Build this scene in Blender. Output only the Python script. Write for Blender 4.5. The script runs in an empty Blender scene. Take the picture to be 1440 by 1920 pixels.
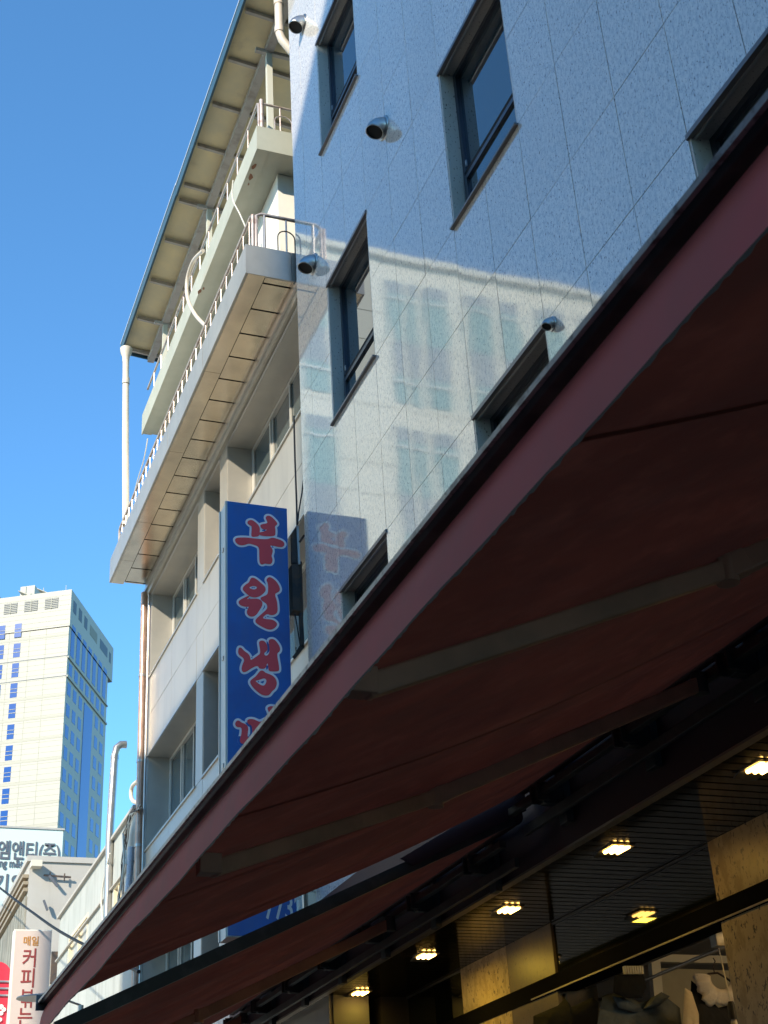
import bpy, bmesh, math, random
from mathutils import Vector, Matrix
random.seed(7)
S = bpy.context.scene
COL = S.collection
R = math.radians

# ------------------------------------------------------------------ camera
CAM = Vector((0, 0, 1.6))
AX = Matrix(((0.93580229, 0.1224833, 0.33056303),
             (-0.34818243, 0.46786845, 0.81232266),
             (-0.05516405, -0.87526964, 0.4804789)))
FPX = 2613.0
cd = bpy.data.cameras.new('camera'); cam = bpy.data.objects.new('camera', cd); COL.objects.link(cam)
cd.sensor_fit = 'VERTICAL'; cd.sensor_height = 36; cd.lens = FPX/1920*36
cd.clip_start = .05; cd.clip_end = 3000
cam.matrix_world = Matrix.Translation(CAM) @ (AX @ Matrix.Diagonal((1, -1, -1))).to_4x4()
cd.dof.use_dof = True; cd.dof.focus_distance = 14; cd.dof.aperture_fstop = 16
S.camera = cam

# ------------------------------------------------------------------ light
SUN_A, SUN_E = R(50), math.atan(.67*math.sin(R(50)))
sdir = Vector((-math.sin(SUN_A)*math.cos(SUN_E), -math.cos(SUN_A)*math.cos(SUN_E), math.sin(SUN_E)))
W = bpy.data.worlds.new('World'); S.world = W; W.use_nodes = True
nt = W.node_tree; nt.nodes.clear()
sky = nt.nodes.new('ShaderNodeTexSky'); sky.sky_type = 'NISHITA'; sky.sun_disc = False
sky.sun_elevation = SUN_E; sky.sun_rotation = math.atan2(sdir.x, sdir.y)
sky.air_density = 1.0; sky.dust_density = .0; sky.ozone_density = 2.2; sky.altitude = 1500
bg = nt.nodes.new('ShaderNodeBackground'); bg.inputs[1].default_value = .138
wo = nt.nodes.new('ShaderNodeOutputWorld')
tint = nt.nodes.new('ShaderNodeMix'); tint.data_type = 'RGBA'; tint.blend_type = 'MULTIPLY'; tint.inputs[0].default_value = 1
tint.inputs[7].default_value = (.56, .95, 1.10, 1); nt.links.new(sky.outputs[0], tint.inputs[6])
nt.links.new(tint.outputs[2], bg.inputs[0]); nt.links.new(bg.outputs[0], wo.inputs[0])
sl = bpy.data.lights.new('sun', 'SUN'); sl.energy = 3.0; sl.angle = R(1.0); sl.color = (1, .89, .72)
so = bpy.data.objects.new('sun', sl); COL.objects.link(so)
so.rotation_euler = sdir.to_track_quat('Z', 'Y').to_euler()
S.view_settings.view_transform = 'Standard'; S.view_settings.look = 'None'
S.view_settings.exposure = 1.25; S.view_settings.gamma = 1; S.view_settings.use_curve_mapping = False

# ------------------------------------------------------------------ helpers
def ray(u, v):
    return AX @ Vector(((u-720)/FPX, (v-960)/FPX, 1))
def onX(u, v, x):
    r = ray(u, v); return CAM + r*((x-CAM.x)/r.x)
def onY(u, v, y):
    r = ray(u, v); return CAM + r*((y-CAM.y)/r.y)

def mat(name, col, rough=.6, metal=0, ior=1.5, noise=None, bump=None, emit=None, estr=1, coat=0, streak=None, trans=0, specks=None, vary=0):
    m = bpy.data.materials.new(name); m.use_nodes = True
    n = m.node_tree; b = n.nodes['Principled BSDF']
    b.inputs['Base Color'].default_value = (*col, 1)
    b.inputs['Roughness'].default_value = rough; b.inputs['Metallic'].default_value = metal
    b.inputs['IOR'].default_value = ior; b.inputs['Coat Weight'].default_value = coat
    if emit:
        b.inputs['Emission Color'].default_value = (*emit, 1); b.inputs['Emission Strength'].default_value = estr
    L = n.links
    geo = n.nodes.new('ShaderNodeNewGeometry')
    cur = None
    def rgb(c):
        x = n.nodes.new('ShaderNodeRGB'); x.outputs[0].default_value = (*c, 1); return x.outputs[0]
    def mix(fac, a, c2, mode='MIX'):
        x = n.nodes.new('ShaderNodeMix'); x.data_type = 'RGBA'; x.blend_type = mode
        if isinstance(fac, float): x.inputs[0].default_value = fac
        else: L.new(fac, x.inputs[0])
        L.new(a, x.inputs[6]); L.new(c2, x.inputs[7]); return x.outputs[2]
    def tex(scale, detail=4, stretch=None, rough_=.6):
        t = n.nodes.new('ShaderNodeTexNoise'); t.inputs['Scale'].default_value = scale
        t.inputs['Detail'].default_value = detail; t.inputs['Roughness'].default_value = rough_
        if stretch:
            mp = n.nodes.new('ShaderNodeMapping'); mp.inputs['Scale'].default_value = stretch
            L.new(geo.outputs['Position'], mp.inputs[0]); L.new(mp.outputs[0], t.inputs['Vector'])
        else: L.new(geo.outputs['Position'], t.inputs['Vector'])
        return t.outputs['Fac']
    def ramp(f, a, c2, va=0., vb=1.):
        r_ = n.nodes.new('ShaderNodeMapRange'); r_.inputs[1].default_value = a; r_.inputs[2].default_value = c2
        r_.inputs[3].default_value = va; r_.inputs[4].default_value = vb; L.new(f, r_.inputs[0]); return r_.outputs[0]
    cur = rgb(col)
    if noise:      # (scale, other colour)
        for sc, c2, a, bb in noise:
            cur = mix(ramp(tex(sc), a, bb), cur, rgb(c2))
    if streak:     # vertical grime
        sc, c2, a, bb = streak
        cur = mix(ramp(tex(sc, 5, (1, 1, .12)), a, bb), cur, rgb(c2))
    if specks:
        for sc, c2, a, bb in specks:
            cur = mix(ramp(tex(sc, 3, (1, 1, .55)), a, bb), cur, rgb(c2))
    if vary:       # every slab has its own tone
        oi = n.nodes.new('ShaderNodeObjectInfo'); cur = mix(ramp(oi.outputs['Random'], 0, 1, 0, vary*3), cur, rgb([c*.62 for c in col]))
    L.new(cur, b.inputs['Base Color'])
    if bump:       # list of (scale, strength, distance)
        prev = None
        for sc, st, di in bump:
            bp = n.nodes.new('ShaderNodeBump'); bp.inputs['Strength'].default_value = st; bp.inputs['Distance'].default_value = di
            L.new(tex(sc, 2), bp.inputs['Height'])
            if prev: L.new(prev, bp.inputs['Normal'])
            prev = bp.outputs[0]
        L.new(prev, b.inputs['Normal'])
    if trans:
        out = n.nodes['Material Output']; tr = n.nodes.new('ShaderNodeBsdfTranslucent')
        L.new(cur, tr.inputs[0]); ms = n.nodes.new('ShaderNodeMixShader'); ms.inputs[0].default_value = trans
        L.new(b.outputs[0], ms.inputs[1]); L.new(tr.outputs[0], ms.inputs[2]); L.new(ms.outputs[0], out.inputs[0])
    return m

M = {}
M['granite'] = mat('polished_granite', (.94, .88, .78), .05, metal=.24, ior=2.0, noise=[(1.3, (.88, .83, .745), .35, .7)],
    specks=[(36, (.62, .61, .59), .44, .66), (58, (.13, .13, .14), .60, .68), (105, (.22, .22, .23), .59, .67)], vary=.07, bump=[(1.6, .15, .006)])
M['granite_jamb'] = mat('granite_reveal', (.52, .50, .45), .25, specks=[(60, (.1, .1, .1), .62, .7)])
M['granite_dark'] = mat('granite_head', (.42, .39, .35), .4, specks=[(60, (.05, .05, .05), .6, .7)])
M['joint'] = mat('joint_sealant', (.11, .12, .13), .9)
M['dark'] = mat('dark_interior', (.012, .012, .014), .8)
M['glass'] = mat('window_glass', (.02, .03, .035), .02, ior=2.6)
M['glass_mid'] = mat('tinted_glass', (.07, .09, .09), .04, ior=1.8)
M['frame_dark'] = mat('anodised_frame', (.05, .06, .08), .35, metal=.4)
M['trim'] = mat('bright_trim', (.55, .55, .54), .3, metal=.8)
M['sill'] = mat('dark_sill', (.16, .15, .15), .4, metal=.5)
M['steel'] = mat('stainless', (.44, .44, .43), .36, metal=1, noise=[(14, (.33, .33, .32), .4, .7)])
M['black'] = mat('flat_black', (.008, .008, .008), .9)  # plain black for bars, voids and hood mouths
M['alu'] = mat('aluminium_panel', (.48, .44, .365), .34, metal=.45, noise=[(.7, (.42, .39, .335), .3, .7)], streak=(3.0, (.36, .33, .28), .5, .8), bump=[(1.1, .25, .01)])
M['alu_jamb'] = mat('aluminium_reveal', (.50, .47, .41), .38, metal=.4, noise=[(2, (.42, .40, .36), .3, .7)], bump=[(2, .3, .01)])
M['soffit'] = mat('brushed_soffit', (.66, .58, .45), .2, metal=1, noise=[(3, (.50, .44, .35), .3, .75)], bump=[(1.7, .35, .015)])
M['balc_metal'] = mat('balcony_fascia', (.48, .46, .41), .33, metal=.55, noise=[(2, (.39, .38, .34), .35, .7)], streak=(5, (.33, .30, .26), .6, .85))
M['winframe'] = mat('window_frame_white', (.55, .53, .48), .35, metal=.3)
M['palegreen'] = mat('pale_green_paint', (.42, .425, .35), .6, noise=[(2.2, (.36, .37, .30), .35, .7)], streak=(4, (.40, .38, .30), .62, .85))
M['peel'] = mat('rusty_patch', (.20, .10, .06), .9)
M['cream_wall'] = mat('cream_wall', (.84, .80, .68), .7, noise=[(2, (.70, .67, .60), .35, .7)], streak=(6, (.55, .52, .45), .66, .85))
M['roof_under'] = mat('roof_underside', (.76, .64, .38), .6, noise=[(1.6, (.58, .52, .36), .3, .7)], streak=(3, (.5, .42, .28), .6, .8))
M['roof_edge'] = mat('blue_roof_edge', (.03, .085, .13), .5)
M['roof_steel'] = mat('roof_beam', (.42, .39, .36), .5, noise=[(5, (.3, .26, .23), .5, .7)])
M['post_white'] = mat('post_paint', (.55, .55, .47), .5)
M['pvc'] = mat('pvc_pipe', (.60, .53, .43), .4, noise=[(6, (.66, .56, .46), .45, .7)])
M['copper'] = mat('brown_pipe', (.50, .33, .24), .32, metal=.35, noise=[(6, (.36, .22, .16), .4, .7)])
M['rail'] = mat('rail_tube', (.55, .47, .42), .35, metal=.4, noise=[(9, (.3, .2, .16), .5, .7)])
M['signblue'] = mat('sign_blue', (.008, .13, .50), .35, noise=[(4, (.012, .13, .46), .4, .7), (1.2, (.025, .08, .32), .5, .8)], streak=(7, (.05, .12, .36), .48, .8))
M['signred'] = mat('sign_red', (.85, .07, .09), .45)
M['signline'] = mat('sign_outline', (.88, .86, .90), .45)
M['sign_side'] = mat('sign_side_white', (.60, .68, .70), .5)
M['rust'] = mat('rusty_steel', (.10, .075, .06), .7, metal=.3, noise=[(8, (.18, .10, .05), .5, .7), (5, (.05, .05, .055), .45, .6)])
M['wire'] = mat('black_wire', (.02, .02, .022), .6)
M['wire_w'] = mat('pale_wire', (.62, .60, .52), .6)
M['fabric'] = mat('awning_fabric', (.25, .050, .026), .9, trans=.45, streak=(2.5, (.15, .034, .02), .45, .7), noise=[(1.2, (.17, .034, .019), .32, .62), (7, (.28, .062, .034), .5, .8)], bump=[(2.2, .8, .05), (6, .5, .015), (240, .3, .002)])
M['seam'] = mat('fabric_seam', (.22, .045, .025), .9, trans=.42)
M['valance'] = mat('valance_fabric', (.82, .19, .22), .7, trans=.25, noise=[(2.5, (.68, .20, .22), .4, .7)], bump=[(3, .4, .01)])
M['hem'] = mat('frayed_hem', (.07, .06, .05), .9)
M['rail_dark'] = mat('front_rail', (.055, .05, .055), .35, metal=.5, noise=[(6, (.12, .11, .11), .5, .7)])
M['rail_grey'] = mat('front_rail_lip', (.30, .31, .33), .4, metal=.6, noise=[(30, (.12, .12, .13), .5, .62)])
M['arm'] = mat('awning_arm', (.44, .22, .14), .6, noise=[(5, (.30, .155, .10), .4, .7)])
M['arm_dark'] = mat('awning_bar', (.05, .055, .055), .5, metal=.3, noise=[(6, (.09, .09, .09), .5, .7)])
M['maroon'] = mat('roller_cover', (.045, .012, .014), .7)
M['slat'] = mat('glossy_slat', (.014, .012, .009), .12, metal=.03, ior=1.25, bump=[(3, .12, .004)])
M['lamp'] = mat('lamp_tube', (1, .8, .5), .5, emit=(1, .55, .12), estr=11)
M['lamp_body'] = mat('lamp_body', (.3, .25, .18), .4, metal=.5)
M['shopgranite'] = mat('shop_granite', (.42, .33, .19), .4, specks=[(30, (.06, .05, .04), .60, .64), (60, (.08, .06, .04), .60, .65), (14, (.30, .23, .12), .5, .62)])
M['shopgranite_shade'] = mat('shop_granite_shaded', (.12, .09, .055), .4, specks=[(55, (.03, .025, .02), .62, .67), (22, (.10, .08, .06), .5, .62)])  # darker copy of the column stone, uneven lamplight put into its colour
M['blackglass'] = mat('black_glass', (.004, .006, .006), .03, ior=1.4)
M['beam'] = mat('black_beam', (.005, .005, .006), .9, ior=1.1)
M['track'] = mat('track_rail', (.45, .42, .38), .3, metal=.7)
M['ivory'] = mat('ivory_plastic', (.62, .58, .47), .5)
M['board'] = mat('backing_board', (.42, .38, .27), .8, noise=[(3, (.35, .31, .22), .4, .7)])
M['denim'] = mat('grey_denim', (.16, .18, .18), .95, noise=[(9, (.10, .115, .12), .4, .7)], bump=[(14, .6, .02)])
M['blackcloth'] = mat('black_cloth', (.012, .012, .013), .95, bump=[(12, .6, .02)])
M['lace'] = mat('white_lace', (.70, .62, .50), .9, bump=[(60, .6, .006)])
M['cloth_cream'] = mat('cream_cloth', (.62, .52, .36), .9, bump=[(16, .6, .02)])
M['hangwood'] = mat('hanger', (.03, .02, .018), .4)
M['tower'] = mat('tower_cladding', (.41, .38, .31), .6, noise=[(.05, (.38, .35, .285), .35, .7)])
M['tower_side'] = M['tower']
M['tower_line'] = mat('tower_joint', (.27, .25, .20), .8)
M['tower_band'] = mat('tower_band', (.38, .35, .28), .7)
M['tower_glass'] = mat('tower_glass', (.015, .07, .26), .1, ior=1.5)
M['white'] = mat('white_print', (.72, .72, .70), .5)
M['board_white'] = mat('billboard_face', (.60, .68, .62), .6)
M['ink'] = mat('grey_ink', (.10, .11, .13), .6)
M['greywall'] = mat('grey_render_wall', (.44, .42, .38), .85, noise=[(1.2, (.40, .38, .34), .35, .7)], streak=(2.5, (.30, .29, .25), .58, .85))
M['tin'] = mat('stained_tin', (.24, .22, .17), .7, noise=[(1.5, (.33, .31, .25), .4, .65)], streak=(6, (.10, .095, .07), .45, .7))
M['tintrim'] = mat('brown_trim', (.30, .24, .16), .6)
M['whitewall'] = mat('white_stucco', (.44, .45, .42), .8, noise=[(1.0, (.38, .40, .37), .35, .7)], streak=(4, (.27, .28, .25), .5, .8))
M['beigeframe'] = mat('beige_frame', (.70, .60, .42), .5)
M['frosted'] = mat('frosted_pane', (.42, .40, .34), .3)
M['signpink'] = mat('coffee_sign_face', (.66, .55, .49), .5)
M['signcream'] = mat('coffee_sign_edge', (.75, .72, .64), .5)
M['inkred'] = mat('brown_red_ink', (.30, .05, .045), .5)
M['inkorange'] = mat('orange_ink', (.55, .25, .05), .5)
M['red'] = mat('red_board', (.62, .03, .06), .45)
M['lampshade'] = mat('lamp_disc', (.33, .34, .33), .4, metal=.3)
M['asphalt'] = mat('asphalt', (.06, .06, .06), .9, noise=[(3, (.045, .045, .045), .4, .7)], bump=[(60, .4, .01)])
M['concrete'] = mat('pale_concrete', (.52, .46, .37), .85, noise=[(1.2, (.46, .41, .33), .35, .7)])
M['paving'] = mat('paving', (.28, .26, .24), .85, noise=[(2, (.22, .21, .19), .4, .7)])
M['mirrorwall'] = mat('cream_stone', (.60, .575, .50), .7, noise=[(.8, (.58, .55, .46), .35, .7)])
M['mirrorwin'] = mat('pale_green_glass', (.22, .34, .32), .12, ior=1.6)
M['mirrorspan'] = mat('grey_spandrel', (.24, .27, .29), .3)
M['brickfar'] = mat('grey_block', (.48, .44, .38), .85, noise=[(.7, (.42, .39, .34), .35, .7)])
M['annexwall'] = mat('blue_grey_render', (.10, .13, .18), .6)
M['tube_blue'] = mat('corrugated_tube', (.42, .50, .60), .5)
M['galv'] = mat('galvanised', (.42, .40, .37), .3, metal=.8, noise=[(8, (.5, .45, .4), .4, .7)])

def wloc(o):
    v = Vector((0, 0, 0))
    while o: v = v + o.location; o = o.parent
    return v

class MB:
    def __init__(s): s.v = []; s.f = []
    def add(s, vs, fs):
        k = len(s.v); s.v += [Vector(v) for v in vs]; s.f += [tuple(k+i for i in f) for f in fs]; return s
    def box(s, x0, x1, y0, y1, z0, z1):
        return s.add([(x, y, z) for x in (x0, x1) for y in (y0, y1) for z in (z0, z1)],
                     [(0, 1, 3, 2), (4, 6, 7, 5), (0, 4, 5, 1), (2, 3, 7, 6), (0, 2, 6, 4), (1, 5, 7, 3)])
    def bar(s, a, b, w, h=None, up=(0, 0, 1)):
        a, b = Vector(a), Vector(b); h = h or w; d = (b-a).normalized(); u = Vector(up)
        if abs(d.dot(u)) > .98: u = Vector((0, 1, 0))
        sx = d.cross(u).normalized(); sz = sx.cross(d).normalized()
        vs = [p + sx*i*w/2 + sz*j*h/2 for p in (a, b) for i, j in ((-1, -1), (1, -1), (1, 1), (-1, 1))]
        return s.add(vs, [(0, 1, 2, 3), (7, 6, 5, 4), (0, 4, 5, 1), (1, 5, 6, 2), (2, 6, 7, 3), (3, 7, 4, 0)])
    def tube(s, pts, r, n=10, cap=True):
        pts = [Vector(p) for p in pts]; rs = r if isinstance(r, (list, tuple)) else [r]*len(pts)
        rings = []; prev = None
        for i, p in enumerate(pts):
            d = (pts[min(i+1, len(pts)-1)] - pts[max(i-1, 0)]).normalized()
            if prev is None:
                u = Vector((0, 0, 1)) if abs(d.z) < .9 else Vector((1, 0, 0))
                prev = d.cross(u).normalized()
            sx = (prev - d*prev.dot(d)).normalized(); sy = d.cross(sx); prev = sx
            rings.append([p + (sx*math.cos(2*math.pi*k/n) + sy*math.sin(2*math.pi*k/n))*rs[i] for k in range(n)])
        vs = [v for q in rings for v in q]; fs = []
        for i in range(len(pts)-1):
            for k in range(n):
                a, b = i*n+k, i*n+(k+1) % n; fs.append((a, b, b+n, a+n))
        if cap: fs += [tuple(range(n-1, -1, -1)), tuple(range((len(pts)-1)*n, len(pts)*n))]
        return s.add(vs, fs)
    def lathe(s, prof, o, ax, n=20):
        # prof: (distance along axis, radius)
        o = Vector(o); ax = Vector(ax).normalized(); u = ax.cross(Vector((0, 0, 1)) if abs(ax.z) < .9 else Vector((1, 0, 0))).normalized(); w = ax.cross(u)
        vs = [o+ax*t+(u*math.cos(2*math.pi*k/n)+w*math.sin(2*math.pi*k/n))*r for t, r in prof for k in range(n)]
        fs = [(i*n+k, i*n+(k+1) % n, (i+1)*n+(k+1) % n, (i+1)*n+k) for i in range(len(prof)-1) for k in range(n)]
        return s.add(vs, fs)
    def prism(s, poly, d):
        n = len(poly); d = Vector(d); p = [Vector(q) for q in poly]
        return s.add(p + [q+d for q in p], [tuple(range(n)), tuple(range(2*n-1, n-1, -1))] + [(i, (i+1) % n + 0, (i+1) % n + n, i+n) for i in range(n)])
    def xf(s, fn): s.v = [Vector(fn(v)) for v in s.v]; return s
    def build(s, name, m, parent=None, smooth=False, bevel=0, label=None, shade_auto=False):
        me = bpy.data.meshes.new(name)
        lo = Vector([min(v[i] for v in s.v) for i in range(3)]); hi = Vector([max(v[i] for v in s.v) for i in range(3)])
        c = (lo+hi)/2
        me.from_pydata([v-c for v in s.v], [], s.f); me.update()
        bm = bmesh.new(); bm.from_mesh(me); bmesh.ops.recalc_face_normals(bm, faces=bm.faces); bm.to_mesh(me); bm.free()
        if isinstance(m, str): m = M[m]
        me.materials.append(m)
        if smooth:
            me.polygons.foreach_set('use_smooth', [True]*len(me.polygons))
        o = bpy.data.objects.new(name, me); COL.objects.link(o)
        if parent is not None: o.parent = parent; o.location = c - wloc(parent)
        else: o.location = c
        if smooth:
            try: me.set_sharp_from_angle(angle=R(40))
            except Exception: pass
        if bevel:
            b = o.modifiers.new('bevel', 'BEVEL'); b.width = bevel; b.segments = 2; b.limit_method = 'ANGLE'
        if label: o['label'] = label
        return o

def B(name, m, parent, *a, **k): return MB().box(*a).build(name, m, parent, **k)

_cache = {}
def piece(name, m, parent, x0, x1, y0, y1, z0, z1, tilt=0):
    """a small slab sharing its mesh with every other slab of the same size"""
    key = (name, m, round(x1-x0, 3), round(y1-y0, 3), round(z1-z0, 3))
    if key not in _cache:
        o = B(name, m, parent, x0, x1, y0, y1, z0, z1); _cache[key] = o.data
    else:
        o = bpy.data.objects.new(name, _cache[key]); COL.objects.link(o); o.parent = parent
        o.location = Vector(((x0+x1)/2, (y0+y1)/2, (z0+z1)/2)) - wloc(parent)
    if tilt: o.rotation_euler = (0, random.uniform(-tilt, tilt), random.uniform(-tilt, tilt))
    return o

def thing(name, label, cat, loc=(0, 0, 0), group=None):
    o = bpy.data.objects.new(name, None); COL.objects.link(o); o.location = loc; o.empty_display_size = .2
    tag(o, label, cat, group); return o
def tag(o, label, cat, group=None):
    o['label'] = label; o['category'] = cat
    if group: o['group'] = group
    return o
def struct(o): o['kind'] = 'structure'; return o

def wall_holes(mb, x0, x1, y0, y1, z0, z1, holes):
    ys = sorted({y0, y1} | {h[0] for h in holes} | {h[1] for h in holes}); ys = [y for y in ys if y0 <= y <= y1]
    for a, b in zip(ys, ys[1:]):
        mid = (a+b)/2; hz = sorted((h[2], h[3]) for h in holes if h[0] < mid < h[1]); z = z0
        for c, d in hz:
            if c > z: mb.box(x0, x1, a, b, z, min(c, z1))
            z = max(z, d)
        if z < z1: mb.box(x0, x1, a, b, z, z1)
    return mb

def text(name, s, m, parent, origin, size, right=(1, 0, 0), up=(0, 0, 1), depth=.002, embolden=0, sx=1, shear=0, align='LEFT', spacing=1):
    c = bpy.data.curves.new(name, 'FONT'); c.body = s; c.size = size; c.extrude = depth; c.offset = embolden; c.shear = shear
    c.align_x = align; c.space_character = spacing; c.resolution_u = 3
    t = bpy.data.objects.new(name, c); COL.objects.link(t)
    dg = bpy.context.evaluated_depsgraph_get(); me = bpy.data.meshes.new_from_object(t.evaluated_get(dg))
    bpy.data.objects.remove(t)
    r, u = Vector(right).normalized(), Vector(up).normalized(); nn = r.cross(u)
    for v in me.vertices: v.co = r*v.co.x*sx + u*v.co.y + nn*v.co.z
    me.materials.clear(); me.materials.append(M[m])
    o = bpy.data.objects.new(name, me); COL.objects.link(o); o.parent = parent; o.location = Vector(origin) - (wloc(parent) if parent else Vector())
    return o

# ================================================================== GROUND
struct(MB().box(-900, 900, -300, 1500, -.3, 0).build('ground', 'asphalt'))
struct(MB().box(2.6, 3.95, -20, 60, 0, .12).build('pavement', 'paving'))

struct(MB().box(-60, 2.55, 12.8, 34.9, 0, .004).build('bounce_ground', 'concrete'))  # unseen pale ground added to bounce warm sunlight onto walls and soffits
# ================================================================== GRANITE BUILDING
GX = 4.0
YE = [2.43, 3.04, 3.65, 4.26, 4.87, 5.49, 6.11, 6.72, 7.33, 7.94, 8.56, 9.18, 9.80, 10.41, 11.02, 11.63, 12.03]
ZE = [4.57, 5.48, 6.36, 7.22, 8.13, 9.04, 9.92, 10.78, 11.72, 12.61, 13.48, 14.34, 15.28, 16.17, 17.04, 17.90, 18.8, 19.7]
WINY = [(9.80, 11.02), (6.72, 7.94), (3.65, 4.87)]
WINZ = [(5.48, 7.22), (9.04, 10.78), (12.61, 14.34), (16.17, 17.90)]
gb = thing('granite_building', 'tall building clad in polished blue-grey speckled granite panels, reflecting the block opposite', 'building', (GX, 7, 0))
holes = [(a, b, c, d) for a, b in WINY for c, d in WINZ]
mb = MB(); wall_holes(mb, GX+.03, GX+.35, -6, 12.03, 4.2, 19.7, holes); mb.build('backing_wall', 'joint', gb)
MB().box(GX+.6, 12, -6, 12.0, 4.2, 19.7).build('core', 'dark', gb)
MB().box(GX-.02, 12, -6, 12.03, 19.7, 19.9).build('roof', 'joint', gb)
for i in range(len(YE)-1):
    for j in range(len(ZE)-1):
        a, b, c, d = YE[i], YE[i+1], ZE[j], ZE[j+1]
        if any(h[0] < (a+b)/2 < h[1] and h[2] < (c+d)/2 < h[3] for h in holes): continue
        g = .003
        piece('granite_panel', 'granite', gb, GX, GX+.028, a+g, b-g, c+g, d-g, tilt=R(.10))
MB().box(GX, GX+.028, -6, 2.427, 4.2, 19.7).build('plain_cladding', 'granite', gb)
piece('granite_panel', 'granite', gb, GX+.001, GX+.028, 2.43, 12.03, 4.2, 4.567)
for k, (a, b) in enumerate(WINY):
    for (c, d) in WINZ:
        w = MB(); t = .045
        xf = GX+.13
        w.box(xf, xf+.07, a+.02, a+.02+t, c, d).box(xf, xf+.07, b-.02-t, b-.02, c, d)
        w.box(xf, xf+.07, a+.02+t, b-.02-t, d-t-.01, d-.01).box(xf, xf+.07, a+.02+t, b-.02-t, c+.01, c+t+.01)
        fr = w.build('window', 'frame_dark', gb)
        zt = c+.52
        MB().box(xf-.012, xf+.06, a+.066, b-.066, zt, zt+.05).build('transom', 'black', fr)
        MB().box(xf+.03, xf+.045, a+.066, b-.066, zt+.051, d-.056).build('pane', 'glass', fr)
        # lower sash with its own frame
        s_ = MB()
        s_.box(xf-.02, xf+.02, a+.068, a+.1105, c+.057, zt-.002).box(xf-.02, xf+.02, b-.1105, b-.068, c+.057, zt-.002)
        s_.box(xf-.019, xf+.019, a+.11, b-.11, zt-.045, zt-.003).box(xf-.019, xf+.019, a+.11, b-.11, c+.058, c+.1)
        s_.build('sash', 'frame_dark', fr)
        MB().box(xf+.002, xf+.012, a+.111, b-.111, c+.101, zt-.046).build('pane', 'glass', fr)
        for yy0, yy1 in ((a, a+.018), (b-.018, b)):
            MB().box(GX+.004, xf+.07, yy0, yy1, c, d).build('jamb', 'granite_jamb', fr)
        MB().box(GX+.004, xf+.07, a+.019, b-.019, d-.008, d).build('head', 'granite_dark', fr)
        MB().box(GX-.014, GX+.02, a-.006, b+.006, d-.03, d+.006).build('head_trim', 'sill', fr)
        MB().box(GX+.021, GX+.034, a+.019, b-.019, d-.04, d-.012).build('head_trim', 'trim', fr)
        MB().box(GX-.032, xf, a-.01, b+.01, c-.012, c+.008).build('sill', 'sill', fr)
        MB().box(xf-.03, xf-.02, b-.15, b-.13, zt+.06, zt+.12).build('latch', 'steel', fr)
# exhaust hoods
def hood(p, r, label):
    """spherical stainless hood: flange on the wall, quarter ball, dark mouth looking down the street"""
    t = thing('exhaust_hood', label, 'vent hood', (GX, p[0], p[1]), 'stainless exhaust hoods on the granite wall')
    o = Vector((GX-.001, p[0], p[1]))
    MB().lathe([(0, .001), (0, r*1.22), (.008, r*1.2), (.012, r*.99), (.012, .001)], o, (-1, 0, 0), 28).build('flange', 'steel', t, smooth=True)
    # ball with opening cut off by a slanted plane
    ax = Vector((-.62, -.30, -.72)).normalized()
    bm = MB(); prof = [(math.cos(q)*r, math.sin(q)*r) for q in [math.pi - R(150)*i/12 for i in range(13)]]
    prof = [(x, max(y, .0005)) for x, y in prof]
    c = o+Vector((-r*.5, 0, 0))
    bm.lathe(prof, c, ax, 28)
    # mouth ring
    q = R(30); bm.lathe([(math.cos(q)*r, math.sin(q)*r), (math.cos(q)*r+.012, math.sin(q)*r*1.04), (math.cos(q)*r+.012, math.sin(q)*r*.9), (math.cos(q)*r-.02, math.sin(q)*r*.9)], c, ax, 28)
    ob = bm.build('hood', 'steel', t, smooth=True)
    MB().lathe([(math.cos(q)*r*.99, .0005), (math.cos(q)*r*.99, math.sin(q)*r*.95)], c, ax, 28).build('mouth', 'black', t)
    return t
# hood body: mouth wider
def hood2(y, z, r, label):
    t = thing('exhaust_hood', label, 'vent hood', (GX, y, z), 'stainless exhaust hoods on the granite wall')
    o = Vector((GX-.001, y, z))
    MB().lathe([(0, .001), (0, r*1.2), (.01, r*1.17), (.014, r*1.0), (.014, .001)], o, (-1, 0, 0), 30).build('flange', 'steel', t, smooth=True)
    c = o + Vector((-.01, 0, 0))
    # elbow: sweep circles from wall plane bending downwards
    rings = []; n = 26; m_ = 9; br = r*.35
    vs = []; fs = []
    for i in range(m_+1):
        q = R(72)*i/m_
        # bend centre is below the hood
        cc = c + Vector((-math.sin(q)*(r*.55+br), 0, -(r*.75+br)*(1-math.cos(q))))
        nrm = Vector((-math.cos(q), 0, -math.sin(q))); upv = Vector((-math.sin(q), 0, math.cos(q)))
        rr = r*(1 - .16*i/m_)
        for k in range(n):
            a = 2*math.pi*k/n
            vs.append(cc + Vector((0, 1, 0))*math.cos(a)*rr + upv*math.sin(a)*rr)
    for i in range(m_):
        for k in range(n): fs.append((i*n+k, i*n+(k+1) % n, (i+1)*n+(k+1) % n, (i+1)*n+k))
    ob = MB().add(vs, fs).build('hood', 'steel', t, smooth=True)
    sol = ob.modifiers.new('wall', 'SOLIDIFY'); sol.thickness = .006; sol.offset = -1
    i = m_-1
    MB().add([v*1 for v in vs[i*n:(i+1)*n]], [tuple(range(n))]).build('mouth', 'black', t)
    return t
hood2(11.45, 15.12, .11, 'stainless exhaust hood highest on the granite wall, left of the top small window')
hood2(9.22, 11.33, .105, 'stainless exhaust hood in the middle of the granite wall, between the two tall windows')
hood2(11.42, 11.37, .105, 'stainless exhaust hood near the corner, just above the reflected cream block')
hood2(6.62, 7.14, .045, 'smallest stainless exhaust hood, at the upper corner of the low window')

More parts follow.
